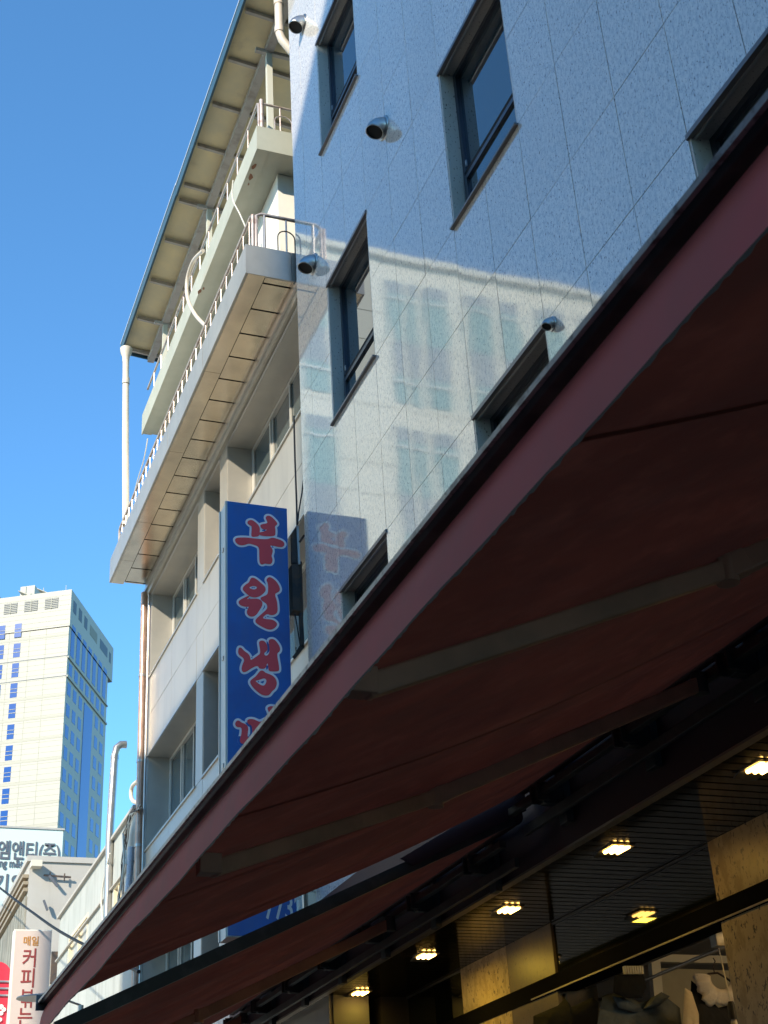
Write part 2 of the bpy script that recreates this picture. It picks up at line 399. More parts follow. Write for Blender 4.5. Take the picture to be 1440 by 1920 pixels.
# ================================================================== ALUMINIUM BUILDING
AXX = 4.10
ab = thing('aluminium_building', 'older building faced in pale aluminium panels with deep window recesses and two balconies', 'building', (AXX, 16, 0))
AW = [(12.06, 15.50), (15.88, 16.74), (17.12, 20.22)]
AZ = [(4.5, 5.94), (7.27, 8.73), (10.03, 11.46)]
ah = [(a, b, c, d) for a, b in AW for c, d in AZ]
mb = MB(); wall_holes(mb, AXX+.03, AXX+.36, 12.04, 20.62, .2, 11.6, ah); mb.build('backing_wall', 'joint', ab)
MB().box(AXX+.5, 11, 12.1, 20.6, .2, 11.6).build('core', 'dark', ab)
# side return of the far end
MB().box(AXX+.03, 11, 20.62, 20.66, .2, 11.6).build('end_wall', 'alu', ab)
ays = [12.04, 12.06, 13.9, 15.50, 15.88, 16.74, 17.12, 18.66, 20.22, 20.62]
azs = [.2, 2.2, 4.5, 5.94, 6.6, 7.27, 8.73, 9.38, 10.03, 11.46, 11.62]
for i in range(1, len(ays)-1):
    for j in range(len(azs)-1):
        a, b, c, d = ays[i], ays[i+1], azs[j], azs[j+1]
        if any(h[0] < (a+b)/2 < h[1] and h[2] < (c+d)/2 < h[3] for h in ah): continue
        piece('facade_panel', 'alu', ab, AXX, AXX+.025, a+.004, b-.004, c+.004, d-.004, tilt=R(.12))
for (a, b, c, d) in ah:
    xf = AXX+.33
    w = MB(); t = .05
    w.box(xf, xf+.05, a+.03, a+.03+t, c+.02, d-.02).box(xf, xf+.05, b-.03-t, b-.03, c+.02, d-.02)
    w.box(xf, xf+.05, a+.08, b-.08, d-.07, d-.02).box(xf, xf+.05, a+.08, b-.08, c+.02, c+.07)
    fr = w.build('window', 'winframe', ab)
    n = max(1, round((b-a)/.85)); ws = (b-a-.16)/n
    for k in range(n):
        y0 = a+.08+k*ws; y1 = y0+ws; xo = .0 if k % 2 else .022
        if n > 1:
            for ya_, yb_ in ((y0, y0+.04), (y1-.04, y1)):
                piece('sash_stile', 'winframe', fr, xf+.004+xo, xf+.024+xo, ya_, yb_, c+.071, d-.071)
        MB().box(xf+.028+xo, xf+.036+xo, y0+.041, y1-.041, c+.072, d-.072).build('pane', 'glass_mid', fr)
    for yy0, yy1 in ((a, a+.02), (b-.02, b)):
        MB().box(AXX+.006, xf+.05, yy0, yy1, c, d).build('jamb', 'alu_jamb', fr)
    MB().box(AXX+.006, xf+.05, a+.021, b-.021, d-.012, d).build('head', 'alu_jamb', fr)
    MB().box(AXX-.02, xf, a-.01, b+.01, c-.015, c+.012).build('sill', 'balc_metal', fr)
    MB().box(AXX-.012, AXX+.004, a-.02, b+.02, d-.004, d+.012).build('head_trim', 'trim', fr)
MB().box(AXX-.05, AXX+.02, 12.06, 20.6, 11.50, 11.66).build('top_trim', 'alu', ab)
MB().box(AXX-.08, AXX-.052, 12.06, 20.6, 11.6, 11.66).build('top_trim', 'trim', ab)
# lower balcony
lb = MB().box(3.47, 4.6, 12.20, 20.42, 11.735, 12.09).build('balcony', 'black', ab)
ys = [12.17, 14.2, 16.2, 18.3, 19.6, 20.45]
for a, b in zip(ys, ys[1:]):
    piece('fascia_panel', 'balc_metal', lb, 3.44, 3.468, a+.003, b-.003, 11.702, 12.12, tilt=R(.15))
    piece('rim_panel', 'soffit', lb, 3.471, 3.672, a+.003, b-.003, 11.70, 11.72)
for a, b in ((3.44, 3.99), (3.995, 4.6)):
    piece('end_panel', 'balc_metal', lb, a, b, 12.168, 12.196, 11.702, 12.12)
y = 12.31
piece('soffit_panel', 'soffit', lb, 3.684, 4.02, 12.2, 12.295, 11.712, 11.725)
for k in range(17):
    y1 = min(y+.503, 20.42)
    if y1-y > .05: piece('soffit_panel', 'soffit', lb, 3.684, 4.02, y+.014, y1-.014, 11.712, 11.725, tilt=R(.25))
    y += .503
MB().box(4.024, 4.06, 12.2, 20.42, 11.67, 11.735).build('edge_trim', 'trim', lb)
# low rail with rungs, on the balcony edge
rl = MB().tube([(3.56, 12.27, 12.14), (3.56, 12.27, 12.66), (3.56, 12.36, 12.70), (3.56, 20.3, 12.66), (3.56, 20.36, 12.62), (3.56, 20.36, 12.12)], .021, 10).build('railing', 'rail', lb, smooth=True)
MB().tube([(3.56, 12.3, 12.22), (3.56, 20.3, 12.22)], .016, 8).build('bottom_rail', 'rail', rl, smooth=True)
me0 = None
for k in range(30):
    yy = 12.42+k*.265
    if me0 is None:
        o0 = MB().tube([(3.56, yy, 12.20), (3.56, yy, 12.69)], .008, 6).build('baluster', 'rail', rl); me0 = o0
    else:
        c = me0.copy(); COL.objects.link(c); c.parent = rl; c.location = me0.location + Vector((0, k*.265, 0))
MB().tube([(3.60, 12.27, 12.12), (3.60, 12.27, 12.66), (3.66, 12.27, 12.70), (4.6, 12.27, 12.70)], .022, 10).build('end_rail', 'rail', lb, smooth=True)
for xx in (3.70, 3.97):
    MB().tube([(xx, 12.27, 12.12), (xx, 12.27, 12.70)], .018 if xx < 3.8 else .012, 8).build('end_post', 'galv', lb, smooth=True)
hp = [(3.86, 12.26, 12.12), (3.86, 12.26, 12.40)] + [(3.965-.105*math.cos(R(q)), 12.26, 12.40+.105*math.sin(R(q))) for q in range(20, 161, 20)] + [(4.07, 12.26, 12.40), (4.07, 12.26, 12.12)]
MB().tube(hp, .008, 8).build('hoop', 'wire', lb, smooth=True)
MB().tube([(3.86, 12.28, 12.13), (3.93, 12.3, 12.22), (4.02, 12.3, 12.2), (4.15, 12.3, 12.18)], .005, 6).build('loose_wire', 'wire', lb)
# upper storey wall, set back, and its terrace slab
MB().box(4.33, 10, 13.70, 20.55, 12.1, 14.76).build('upper_wall', 'cream_wall', ab)
MB().box(4.6, 11, 12.1, 20.6, 11.6, 12.06).build('deck', 'palegreen', ab)
ub = MB().box(3.95, 9, 13.32, 20.65, 14.77, 15.13).build('balcony', 'palegreen', ab, label='pale green upper balcony with peeling paint')
MB().box(3.93, 3.948, 13.30, 20.68, 14.75, 15.16).build('fascia', 'palegreen', ub)
MB().box(3.948, 9, 13.30, 13.318, 14.75, 15.16).build('fascia', 'palegreen', ub)
MB().box(3.949, 4.1, 13.319, 20.65, 14.752, 14.768).build('drip_edge', 'palegreen', ub)
for (u, v, s_) in ((476, 313, .05), (470, 332, .055), (466, 345, .02), (374, 547, .05), (382, 541, .03)):
    r_ = ray(u, v); p = CAM + r_*((14.749-CAM.z)/r_.z)
    poly = [(p.x+s_*math.cos(q)*random.uniform(.3, .7), p.y+s_*math.sin(q)*random.uniform(.8, 1.8), 14.748) for q in [i*math.pi/4 for i in range(8)]]
    MB().prism(poly, (0, 0, .002)).build('rust_patch', 'peel', ub)
url = MB().tube([(3.98, 13.36, 15.14), (3.98, 13.36, 15.62), (3.98, 13.4, 15.66), (3.98, 20.5, 15.60)], .02, 10).build('railing', 'rail', ub, smooth=True)
MB().tube([(4.02, 13.36, 15.14), (4.02, 13.36, 15.70)], .032, 12).build('corner_post', 'rail', ub, smooth=True)
MB().tube([(4.02, 13.36, 15.64), (5.2, 13.36, 15.64)], .018, 10).build('end_rail', 'rail', ub, smooth=True)
for k in range(12):
    MB().tube([(3.98, 13.9+k*.55, 15.14), (3.98, 13.9+k*.55, 15.63)], .011, 6).build('baluster', 'rail', ub)
for xx in (4.28, 4.5): MB().tube([(xx, 13.36, 15.14), (xx, 13.36, 15.64)], .011, 6).build('end_post', 'rail', ub)
hp = [(4.2, 13.35, 15.14), (4.2, 13.35, 15.38)] + [(4.32-.12*math.cos(R(q)), 13.35, 15.38+.1*math.sin(R(q))) for q in range(20, 161, 20)] + [(4.44, 13.35, 15.38), (4.44, 13.35, 15.14)]
MB().tube(hp, .008, 8).build('hoop', 'rail', ub, smooth=True)
# roof canopy
def rz(x): return 17.2-.10*(x-3.7)
def roofsheet(y0, y1, dz, name):
    vs = [(3.7, y0, rz(3.7)+dz), (6.6, y0, rz(6.6)+dz), (6.6, y1, rz(6.6)+dz), (3.7, y1, rz(3.7)+dz)]
    return MB().prism(vs, (0, 0, .04)).build(name, 'roof_under', ab)
roofs = []
for (y0, y1, dz) in ((12.1, 17.05, .0), (17.06, 21.65, .03)):
    rr = roofsheet(y0, y1, dz, 'roof')
    MB().box(3.665, 3.698, y0-.01, y1+.01, 17.06+dz, 17.30+dz).build('edge_flashing', 'roof_edge', rr)
    MB().box(3.655, 3.664, y0-.01, y1+.01, 17.27+dz, 17.30+dz).build('edge_highlight', 'tube_blue', rr)  # highlight along the roof edge put in as a pale blue strip
    roofs.append(rr)
MB().prism([(3.7, 21.652, 17.12), (6.6, 21.652, 16.83), (6.6, 21.652, 17.03), (3.7, 21.652, 17.32)], (0, .03, 0)).build('end_flashing', 'roof_edge', roofs[1])
for yy in (13.18, 14.10, 15.02, 15.94, 16.86, 17.25, 18.28, 19.42, 20.55, 21.55):
    MB().bar((3.76, yy, rz(3.76)-.035), (6.5, yy, rz(6.5)-.035), .05, .065).build('purlin', 'roof_steel', ab)
MB().box(4.17, 4.29, 12.1, 21.6, rz(4.2)-.19, rz(4.2)-.075).build('roof_beam', 'roof_steel', ab)
for yy in (13.66, 17.1, 20.35):
    MB().box(4.19, 4.27, yy-.04, yy+.04, 15.13, 16.95).build('roof_post', 'post_white', ab)
    MB().box(4.03, 5.2, yy-.045, yy+.015, 16.93, 16.99).build('cross_arm', 'roof_steel', ab)

# pipes and hoses on the aluminium building
def pxtube(name, pts, r, m, label, cat, x=None, y=None, n=10, smooth=True):
    P = [onX(u, v, x) if x is not None else onY(u, v, y) for u, v in pts]
    # Catmull-Rom resample
    Q = []
    for i in range(len(P)-1):
        p0, p1, p2, p3 = P[max(i-1, 0)], P[i], P[i+1], P[min(i+2, len(P)-1)]
        for t in [k/5 for k in range(5)]:
            Q.append(.5*((2*p1)+(-p0+p2)*t+(2*p0-5*p1+4*p2-p3)*t*t+(-p0+3*p1-3*p2+p3)*t**3))
    Q.append(P[-1])
    o = MB().tube(Q, r, n).build(name, m, None, smooth=smooth)
    return tag(o, label, cat)
t = thing('gutter_downpipe', 'cream white gutter pipe dropping from the far corner of the blue-edged roof', 'pipe', (3.7, 21.4, 16.9))
top = onX(236, 675, 3.68); bot = onX(236, 985, 3.60)
MB().tube([top, (top+bot)/2+Vector((0, .03, 0)), bot], .058, 14).build('pipe', 'pvc', t, smooth=True)
MB().lathe([(0, .062), (.12, .068), (.2, .1), (.3, .115), (.3, .09)], top+Vector((0, 0, -.05)), (0, 0, 1), 16).build('funnel', 'pvc', t, smooth=True)
MB().lathe([(0, .066), (.12, .066)], top+(bot-top)*.16, (0, 0, 1), 16).build('coupling', 'pvc', t, smooth=True)
t = thing('rain_pipe', 'white drain pipe with an elbow at the top beside the granite corner', 'pipe', (4.0, 12.25, 15.5))
P = [onY(521, -40, 12.6), onY(524, 62, 12.6), onY(529, 75, 12.6), onY(548, 98, 12.6)]
MB().tube([P[0], P[1], P[2], P[3]], .058, 14).build('pipe', 'pvc', t, smooth=True)
for q in (P[1]+Vector((0, 0, .05)), P[0]+(P[1]-P[0])*.45): MB().lathe([(-.05, .067), (.05, .067)], q, (0, 0, 1), 16).build('coupling', 'pvc', t, smooth=True)
pxtube('hose', [(381, 470), (362, 490), (351, 525), (352, 560), (366, 590), (386, 612)], .028, 'pvc', 'cream hose sagging from the roof over the upper balcony edge', 'hose', x=3.70)
pxtube('loose_cord', [(437, 338), (436, 372), (450, 402), (463, 432)], .010, 'wire_w', 'thin white cord hanging below the upper balcony', 'cord', x=3.80, n=6)
pxtube('hanging_cord', [(277, 822), (270, 860), (258, 900), (245, 950)], .009, 'wire_w', 'thin white cord hanging from the far end of the upper balcony', 'cord', x=3.75, n=6)
t = thing('brown_downpipe', 'copper-brown downpipe at the far corner of the aluminium building', 'pipe', (4.0, 20.75, 0))
a = onX(271, 1112, 4.02); b = onX(257, 1720, 4.02)
MB().tube([a, b, (b.x, b.y-.05, .1)], .055, 14).build('pipe', 'copper', t, smooth=True)
for k in (.28, .55, .8): MB().lathe([(-.02, .064), (.02, .064)], a+(b-a)*k, (0, 0, 1), 14).build('clamp', 'galv', t, smooth=True)
t = thing('thin_downpipe', 'thin pale pipe beside the copper-brown downpipe', 'pipe', (4.06, 20.7, 0))
a = onX(280, 1112, 4.07); b = onX(266, 1700, 4.07)
MB().tube([a, b, (b.x, b.y, .1)], .02, 10).build('pipe', 'galv', t, smooth=True)
pxtube('ring_duct', [(258, 1465), (248, 1475), (246, 1492), (250, 1502), (259, 1506)], .035, 'pvc', 'curved white pipe bend poking out behind the copper-brown downpipe', 'pipe', x=4.3)

# cable bundle over the low white building
cb = thing('cable_bundle', 'tangle of cables running down beside the copper-brown downpipe', 'cables', (4.0, 21.2, 7))
for k in range(9):
    j = random.uniform
    pts = [(262+j(-3, 3), 1512+j(-6, 8)), (246+j(-6, 4), 1530+j(-8, 8)), (235+j(-5, 5), 1570+j(-8, 8)), (232+j(-5, 5), 1620), (226+j(-6, 6), 1680), (220+j(-5, 5), 1740), (214, 1800)]
    P = [onX(u, v, 3.98+j(-.03, .03)) for u, v in pts]
    MB().tube(P, random.choice([.010, .014, .02]), 6).build('cable', random.choice(['wire', 'wire_w', 'rust', 'wire_w', 'copper']), cb, smooth=True)
# corrugated tube
P = [onX(u, v, 4.03) for u, v in ((246, 1588), (243, 1640), (238, 1700), (232, 1760))]
pts = []; rs = []
for i in range(120):
    f = i/119*(len(P)-1); a = min(int(f), len(P)-2); pts.append(P[a].lerp(P[a+1], f-a)); rs.append(.055 if i % 2 else .046)
tag(MB().tube(pts, rs, 10).build('corrugated_conduit', 'tube_blue', None, smooth=False), 'blue-grey corrugated conduit beside the cable tangle', 'conduit')
t = thing('vent_stack', 'galvanised vent pipe with an elbow top rising above the low white building', 'vent pipe', (4.0, 23, 7))
P = [onY(*q, 22.8) for q in ((200, 1760), (206, 1560), (215, 1420), (219, 1402), (227, 1396), (237, 1396))]
MB().tube(P, .065, 14, cap=False).build('pipe', 'galv', t, smooth=True)
MB().lathe([(-.03, .07), (.03, .07)], P[2], (0, 0, 1), 14).build('coupling', 'galv', t, smooth=True)
pxtube('white_cable', [(206, 1600), (195, 1650), (190, 1690), (194, 1730), (203, 1745), (212, 1735)], .014, 'wire_w', 'white cable looping down the low white building', 'cable', x=4.0, n=6)

# ================================================================== BLADE SIGN
SY = 12.25
bs = thing('blade_sign', 'tall dark blue vertical sign with red white-outlined Korean brush lettering', 'sign', (3.57, SY+.14, 4.3))
MB().box(3.235, 3.888, SY, SY+.27, 4.31, 8.735).build('box', 'sign_side', bs, bevel=.004)
MB().box(3.243, 3.882, SY-.006, SY-.001, 4.32, 8.728).build('face', 'signblue', bs)
MB().box(3.222, 3.234, SY+.005, SY+.03, 4.31, 8.735).build('edge_strip', 'winframe', bs)
MB().box(3.222, 3.234, SY+.24, SY+.265, 4.31, 8.735).build('edge_strip', 'winframe', bs)
for z in (8.2, 7.0, 5.9): MB().box(3.224, 3.234, SY+.11, SY+.15, z, z+.04).build('rivet_plate', 'galv', bs)
def glyph(ox, oy, contours, holes=()):
    def conv(pts, d):
        s_ = 1440/130
        return [onY(ox+x/s_, oy+y/s_, SY-d) for x, y in pts]
    def curve(name, conts, off, d, m):
        c = bpy.data.curves.new(name, 'CURVE'); c.dimensions = '2D'; c.fill_mode = 'BOTH'; c.extrude = .0008; c.offset = off
        for pts in conts:
            p3 = conv(pts, d); sp = c.splines.new('NURBS'); sp.points.add(len(p3)-1); sp.use_cyclic_u = True; sp.order_u = 3; sp.resolution_u = 4
            for i, q in enumerate(p3): sp.points[i].co = (q.x, q.z, 0, 1)
        o = bpy.data.objects.new(name, c); COL.objects.link(o)
        me = bpy.data.meshes.new_from_object(o.evaluated_get(bpy.context.evaluated_depsgraph_get())); bpy.data.objects.remove(o)
        for v in me.vertices: v.co = Vector((v.co.x, SY-d-v.co.z, v.co.y))
        me.materials.clear(); me.materials.append(M[m])
        ob = bpy.data.objects.new(name, me); COL.objects.link(ob); ob.parent = bs; ob.location = -wloc(bs)
        return ob
    for i, ct in enumerate(contours):
        hs = [h for h in holes if h[0] == i]
        curve('letter_outline', [ct]+[h[1] for h in hs], .029, .0075+i*.0002, 'signline')
    for i, ct in enumerate(contours):
        hs = [h for h in holes if h[0] == i]
        curve('letter', [ct]+[h[1] for h in hs], .007, .011+i*.0002, 'signred')
glyph(425, 950, [
    [(440, 335), (455, 300), (520, 285), (570, 315), (640, 375), (680, 440), (672, 530), (665, 600), (600, 612), (525, 620), (525, 560), (535, 450), (530, 395), (480, 375)],
    [(820, 240), (835, 200), (900, 200), (970, 260), (1040, 340), (1035, 370), (985, 400), (1000, 480), (1000, 560), (990, 600), (820, 605), (720, 590), (660, 560), (690, 545), (800, 525), (860, 480), (850, 462), (760, 462), (725, 430), (705, 395), (740, 375), (865, 355), (850, 290)],
    [(180, 710), (200, 660), (300, 650), (440, 655), (560, 670), (700, 685), (860, 690), (950, 650), (1050, 680), (1160, 720), (1195, 780), (1160, 830), (1060, 825), (980, 800), (880, 795), (900, 830), (950, 900), (930, 980), (915, 1020), (945, 1110), (920, 1180), (860, 1180), (790, 1165), (730, 1195), (695, 1160), (690, 1000), (690, 830), (560, 775), (450, 750), (360, 790), (250, 790)]])
glyph(425, 1070, [
    [(510, 170), (540, 155), (600, 175), (690, 250), (780, 330), (800, 380), (790, 430), (690, 520), (590, 550), (500, 530), (430, 480), (350, 400), (345, 360), (400, 300), (470, 260), (490, 215)],
    [(480, 520), (380, 600), (450, 600), (620, 590), (690, 610), (735, 665), (720, 740), (660, 830), (600, 920), (510, 950), (440, 910), (430, 840), (480, 750), (470, 735), (380, 740), (290, 710), (255, 660), (280, 620), (370, 575)],
    [(835, 190), (880, 140), (950, 165), (1040, 250), (1100, 370), (1080, 430), (1000, 460), (990, 520), (1030, 620), (1045, 750), (1045, 860), (980, 910), (900, 910), (860, 885), (800, 900), (720, 985), (800, 1020), (950, 1025), (1035, 1090), (1030, 1140), (960, 1205), (870, 1215), (770, 1170), (660, 1110), (605, 1060), (620, 1010), (690, 950), (790, 860), (860, 790), (850, 690), (780, 640), (720, 600), (715, 565), (790, 540), (860, 500), (875, 420), (875, 300), (860, 240)]],
    [(0, [(445, 350), (500, 315), (560, 305), (620, 315), (650, 350), (620, 395), (560, 405), (500, 390)])])
glyph(425, 1185, [
    [(255, 360), (275, 330), (310, 345), (350, 400), (430, 450), (475, 510), (485, 605), (560, 570), (640, 510), (710, 460), (710, 370), (685, 240), (690, 200), (750, 185), (800, 220), (835, 290), (835, 380), (770, 420), (765, 480), (820, 515), (880, 480), (905, 400), (900, 290), (880, 190), (910, 160), (970, 158), (1020, 200), (1090, 300), (1100, 390), (1035, 430), (1040, 530), (1070, 680), (1080, 790), (1050, 805), (900, 805), (880, 780), (870, 650), (840, 635), (820, 660), (800, 750), (690, 755), (665, 700), (610, 690), (500, 745), (400, 815), (340, 825), (320, 760), (345, 670), (385, 590), (350, 520), (250, 460)],
    [(725, 810), (760, 820), (800, 860), (920, 900), (1000, 960), (1035, 1060), (1000, 1170), (930, 1220), (880, 1300), (800, 1310), (730, 1290), (620, 1210), (530, 1110), (495, 1040), (520, 1000), (620, 930), (690, 830)]],
    [(1, [(570, 1005), (680, 980), (780, 940), (840, 980), (840, 1050), (790, 1130), (720, 1125), (620, 1060)])])
glyph(425, 1300, [
    [(185, 640), (210, 585), (250, 575), (300, 620), (400, 655), (440, 720), (420, 830), (420, 930), (470, 930), (540, 900), (550, 780), (530, 650), (470, 640), (430, 570), (480, 545), (560, 550), (640, 590), (700, 610), (790, 560), (890, 530), (910, 460), (880, 360), (855, 310), (900, 280), (970, 280), (1030, 320), (1080, 420), (1040, 560), (960, 620), (860, 690), (760, 700), (700, 670), (680, 760), (720, 830), (690, 900), (620, 1020), (550, 1025), (470, 1010), (420, 970), (400, 1020), (350, 1045), (300, 1020), (285, 960), (320, 860), (330, 740), (300, 690), (215, 690)],
    [(520, 1180), (620, 1150), (680, 1200), (660, 1290), (900, 1340), (1080, 1330), (1110, 1400), (1050, 1450), (760, 1440), (600, 1400), (520, 1300)]])
text('phone_number', '7732', 'white', bs, onY(496, 1722, SY-.008), .30, depth=.001, embolden=.004, sx=.62)
# bracket and weathered box behind the sign
bk = thing('sign_bracket', 'rusty steel bracket and weathered sheet box wedged behind the blue sign', 'bracket', (3.95, 12.3, 6))
def pp(u, v, y): return onY(u, v, y)
MB().prism([pp(546, 1002, 12.27), pp(557, 985, 12.27), pp(562, 1055, 12.27), pp(547, 1056, 12.27)], (0, .03, 0)).build('plate', 'rust', bk)
MB().prism([pp(547, 1058, 12.26), pp(561, 1056, 12.26), pp(564, 1146, 12.26), pp(550, 1143, 12.26)], (0, .14, 0)).build('sheet_box', 'rust', bk)
MB().prism([pp(561.5, 1052, 12.25), pp(566, 1053, 12.25), pp(569, 1154, 12.25), pp(564.5, 1148, 12.25)], (0, .12, 0)).build('side_flange', 'rust', bk)
MB().bar(pp(558, 987, 12.24), pp(561, 1058, 12.24), .02).build('upright', 'sign_side', bk)
MB().bar(pp(564, 1150, 12.24), pp(567, 1215, 12.24), .035).build('upright', 'rust', bk)
MB().bar(pp(568, 1212, 12.24), pp(551, 1233, 12.24), .035).build('foot', 'rust', bk)
MB().tube([pp(553, 1150, 12.2), pp(558, 1180, 12.2), pp(563, 1210, 12.2), pp(556, 1222, 12.2), pp(555, 1214, 12.2)], .007, 6).build('wire', 'wire', bk)
MB().prism([pp(553, 1155, 12.3), pp(564, 1155, 12.3), pp(566, 1208, 12.3), pp(555, 1225, 12.3)], (0, .03, 0)).build('back_plate', 'cream_wall', bk)
MB().bar(pp(562, 1016, 12.2), pp(570, 1004, 12.2), .022).build('hook', 'rust', bk)
tag(MB().tube([pp(551, 780, 12.2), pp(553, 860, 12.2), pp(556, 940, 12.2), pp(557, 984, 12.2)], .010, 6).build('wall_wire', 'wire', None), 'black wire dropping along the building joint to the bracket', 'wire')
tag(MB().tube([pp(569, 900, 12.15), pp(566, 925, 12.15), pp(560, 960, 12.15), pp(558, 982, 12.15)], .008, 6).build('guy_wire', 'wire', None), 'short black wire slanting to the bracket from the granite corner', 'wire')

# ================================================================== AWNINGS
def az(x): return 2.93+.455*(x-1.10)
def awning(y0, y1, dz, label, name, seed, arms, endbar=False, sag=.07):
    rnd = random.Random(seed)
    t = thing('awning', label, 'awning', (3.95, (y0+y1)/2, 4.1+dz), 'folding-arm awnings over the shop')
    # fabric with gentle sag and ripples
    nx, ny = 26, int((y1-y0)*9)
    vs = []; fs = []
    for j in range(ny+1):
        y = y0+(y1-y0)*j/ny; e = abs(2*(j/ny)-1)
        for i in range(nx+1):
            f = i/nx; x = 1.09+(3.86-1.09)*f
            z = az(x)+dz - sag*math.sin(math.pi*f)*(1-.65*e**3) + .018*math.sin(y*5.1+f*2.2+seed)*math.sin(math.pi*f) + .009*math.sin(y*12.5+f*4)*math.sin(math.pi*f)
            vs.append((x, y, z))
    for j in range(ny):
        for i in range(nx):
            a = j*(nx+1)+i; fs.append((a, a+1, a+nx+2, a+nx+1))
    MB().add(vs, fs).build('canopy', 'fabric', t, smooth=True)
    # stitched seams: narrow overlapping strips, and the sag between them
    k = y0+1.0
    while k < y1-.3:
        vs = []; fs = []
        for i in range(25):
            f = i/24; x = 1.10+2.74*f
            zz = az(x)+dz-sag*math.sin(math.pi*f)*(1-.65*abs(2*(k-y0)/(y1-y0)-1)**3)+.018*math.sin(k*5.1+f*2.2+seed)*math.sin(math.pi*f)+.009*math.sin(k*12.5+f*4)*math.sin(math.pi*f)-.004
            vs += [(x, k-.011, zz), (x, k+.011, zz)]
        for i in range(24): fs.append((2*i, 2*i+1, 2*i+3, 2*i+2))
        MB().add(vs, fs).build('seam', 'seam', t, smooth=True); k += 1.22
    # front rail
    z = az(1.06)+dz
    MB().prism([(1.018, y0, z+.036), (1.03, y0, z+.048), (1.10, y0, z+.045), (1.105, y0, z+.012), (1.03, y0, z+.010), (1.018, y0, z+.018)], (0, y1-y0, 0)).build('front_rail', 'rail_dark', t, bevel=.002)
    MB().box(1.008, 1.017, y0, y1, z+.012, z+.025).build('rail_lip', 'rail_grey', t)
    MB().box(1.00, 1.116, y1-.012+.012, y1+.012, z-.02, z+.055).build('end_cap', 'rail_dark', t)
    MB().box(1.00, 1.116, y0-.012, y0, z-.02, z+.055).build('end_cap', 'rail_dark', t)
    # valance: hangs from under the rail, belly curved outwards
    prof = [(1.055, .008), (1.049, -.004), (1.042, -.018), (1.035, -.036), (1.029, -.056), (1.025, -.078), (1.022, -.108), (1.021, -.146)]
    nn = int((y1-y0)*16); vs = []; fs = []
    for j in range(nn+1):
        y = y0+(y1-y0)*j/nn
        for i, (x, dz_) in enumerate(prof):
            f = i/(len(prof)-1); vs.append((x+f*.003*math.sin(y*4.3+seed)+f*.0012*math.sin(y*13), y, z+dz_+f*.0015*math.sin(y*5)))
    m_ = len(prof)
    for j in range(nn):
        for i in range(m_-1): a = j*m_+i; fs.append((a, a+1, a+m_+1, a+m_))
    MB().add(vs, fs).build('valance', 'valance', t, smooth=True)
    # frayed hem
    vs = []; fs = []
    for j in range(nn*4+1):
        y = y0+(y1-y0)*j/(nn*4); x = 1.022+.003*math.sin(y*4.3+seed)+.0012*math.sin(y*13)-.002
        zz = z-.146+.0015*math.sin(y*5)
        vs += [(x, y, zz+.002), (x, y, zz-.004-rnd.random()**3*.006)]
    for j in range(nn*4): fs.append((2*j, 2*j+1, 2*j+3, 2*j+2))
    hm = MB().add(vs, fs).build('hem', 'hem', t)
    # roller, torsion bar, brackets
    MB().tube([(3.90, y0+.02, 4.24+dz), (3.90, y1-.02, 4.24+dz)], .055, 16).build('roller', 'maroon', t, smooth=True)
    MB().bar((3.80, y0+.03, 4.06+dz), (3.80, y1-.03, 4.06+dz), .045).build('torsion_bar', 'arm_dark', t, bevel=.003)
    MB().bar((3.885, y0+.03, 3.95+dz), (3.885, y1-.03, 3.95+dz), .03, .06).build('wall_rail', 'arm_dark', t, bevel=.003)
    k = y0+.5
    while k < y1:
        b_ = MB(); b_.box(3.80, 3.975, k-.035, k+.035, 3.99+dz, 4.12+dz).box(3.93, 3.975, k-.05, k+.05, 3.88+dz, 4.3+dz).box(3.75, 3.83, k-.05, k-.035, 4.0+dz, 4.11+dz).box(3.75, 3.83, k+.035, k+.05, 4.0+dz, 4.11+dz)
        b_.build('bracket', 'arm_dark', t, bevel=.004); k += 1.02
    for (F, E_, Sh) in arms:
        F, E_, Sh = Vector(F), Vector(E_), Vector(Sh)
        a_ = MB().bar(E_, Sh, .05, .07).build('arm', 'arm', t, bevel=.008)
        MB().bar(F, E_, .045, .06).build('forearm', 'arm', a_, bevel=.008)
        d = (Sh-E_).normalized()
        MB().lathe([(-.045, .001), (-.045, .034), (.045, .034), (.045, .001)], E_, (0, 0, 1), 16).build('elbow', 'arm', a_, smooth=True)
        MB().bar(E_-d*.02, E_+d*.07, .062, .074).build('elbow_collar', 'arm', a_, bevel=.006)
        MB().lathe([(-.05, .001), (-.05, .04), (.05, .04), (.05, .001)], Sh, (0, 0, 1), 16).build('shoulder', 'arm_dark', a_, smooth=True)
        MB().box(F.x-.05, F.x+.03, F.y-.03, F.y+.03, F.z-.02, F.z+.05).build('front_knuckle', 'arm', a_, bevel=.004)
    if endbar:
        MB().bar((1.12, y0-.02, az(1.12)-.125), (3.86, y0-.02, az(3.86)-.13), .03, .07).build('side_bar', 'arm_dark', t)
        MB().prism([(3.08, y0-.045, az(3.08)-.06), (3.16, y0-.045, az(3.08)-.10), (3.95, y0-.045, az(3.95)-.12), (3.95, y0-.045, az(3.95)+.05)], (0, .006, 0)).build('side_flap', 'maroon', t)
    return t
awning(-1.5, 7.60, 0, 'dark red fabric awning across the foreground, nearest the camera', 'a', 1,
       [((1.13, 2.98, 2.86), (2.31, 3.05, 3.36), (3.78, 2.55, 3.98)), ((1.19, 4.71, 2.87), (2.29, 5.26, 3.36), (3.75, 5.32, 4.02)), ((1.15, .3, 2.86), (2.3, -.2, 3.36), (3.75, .2, 4.02))])
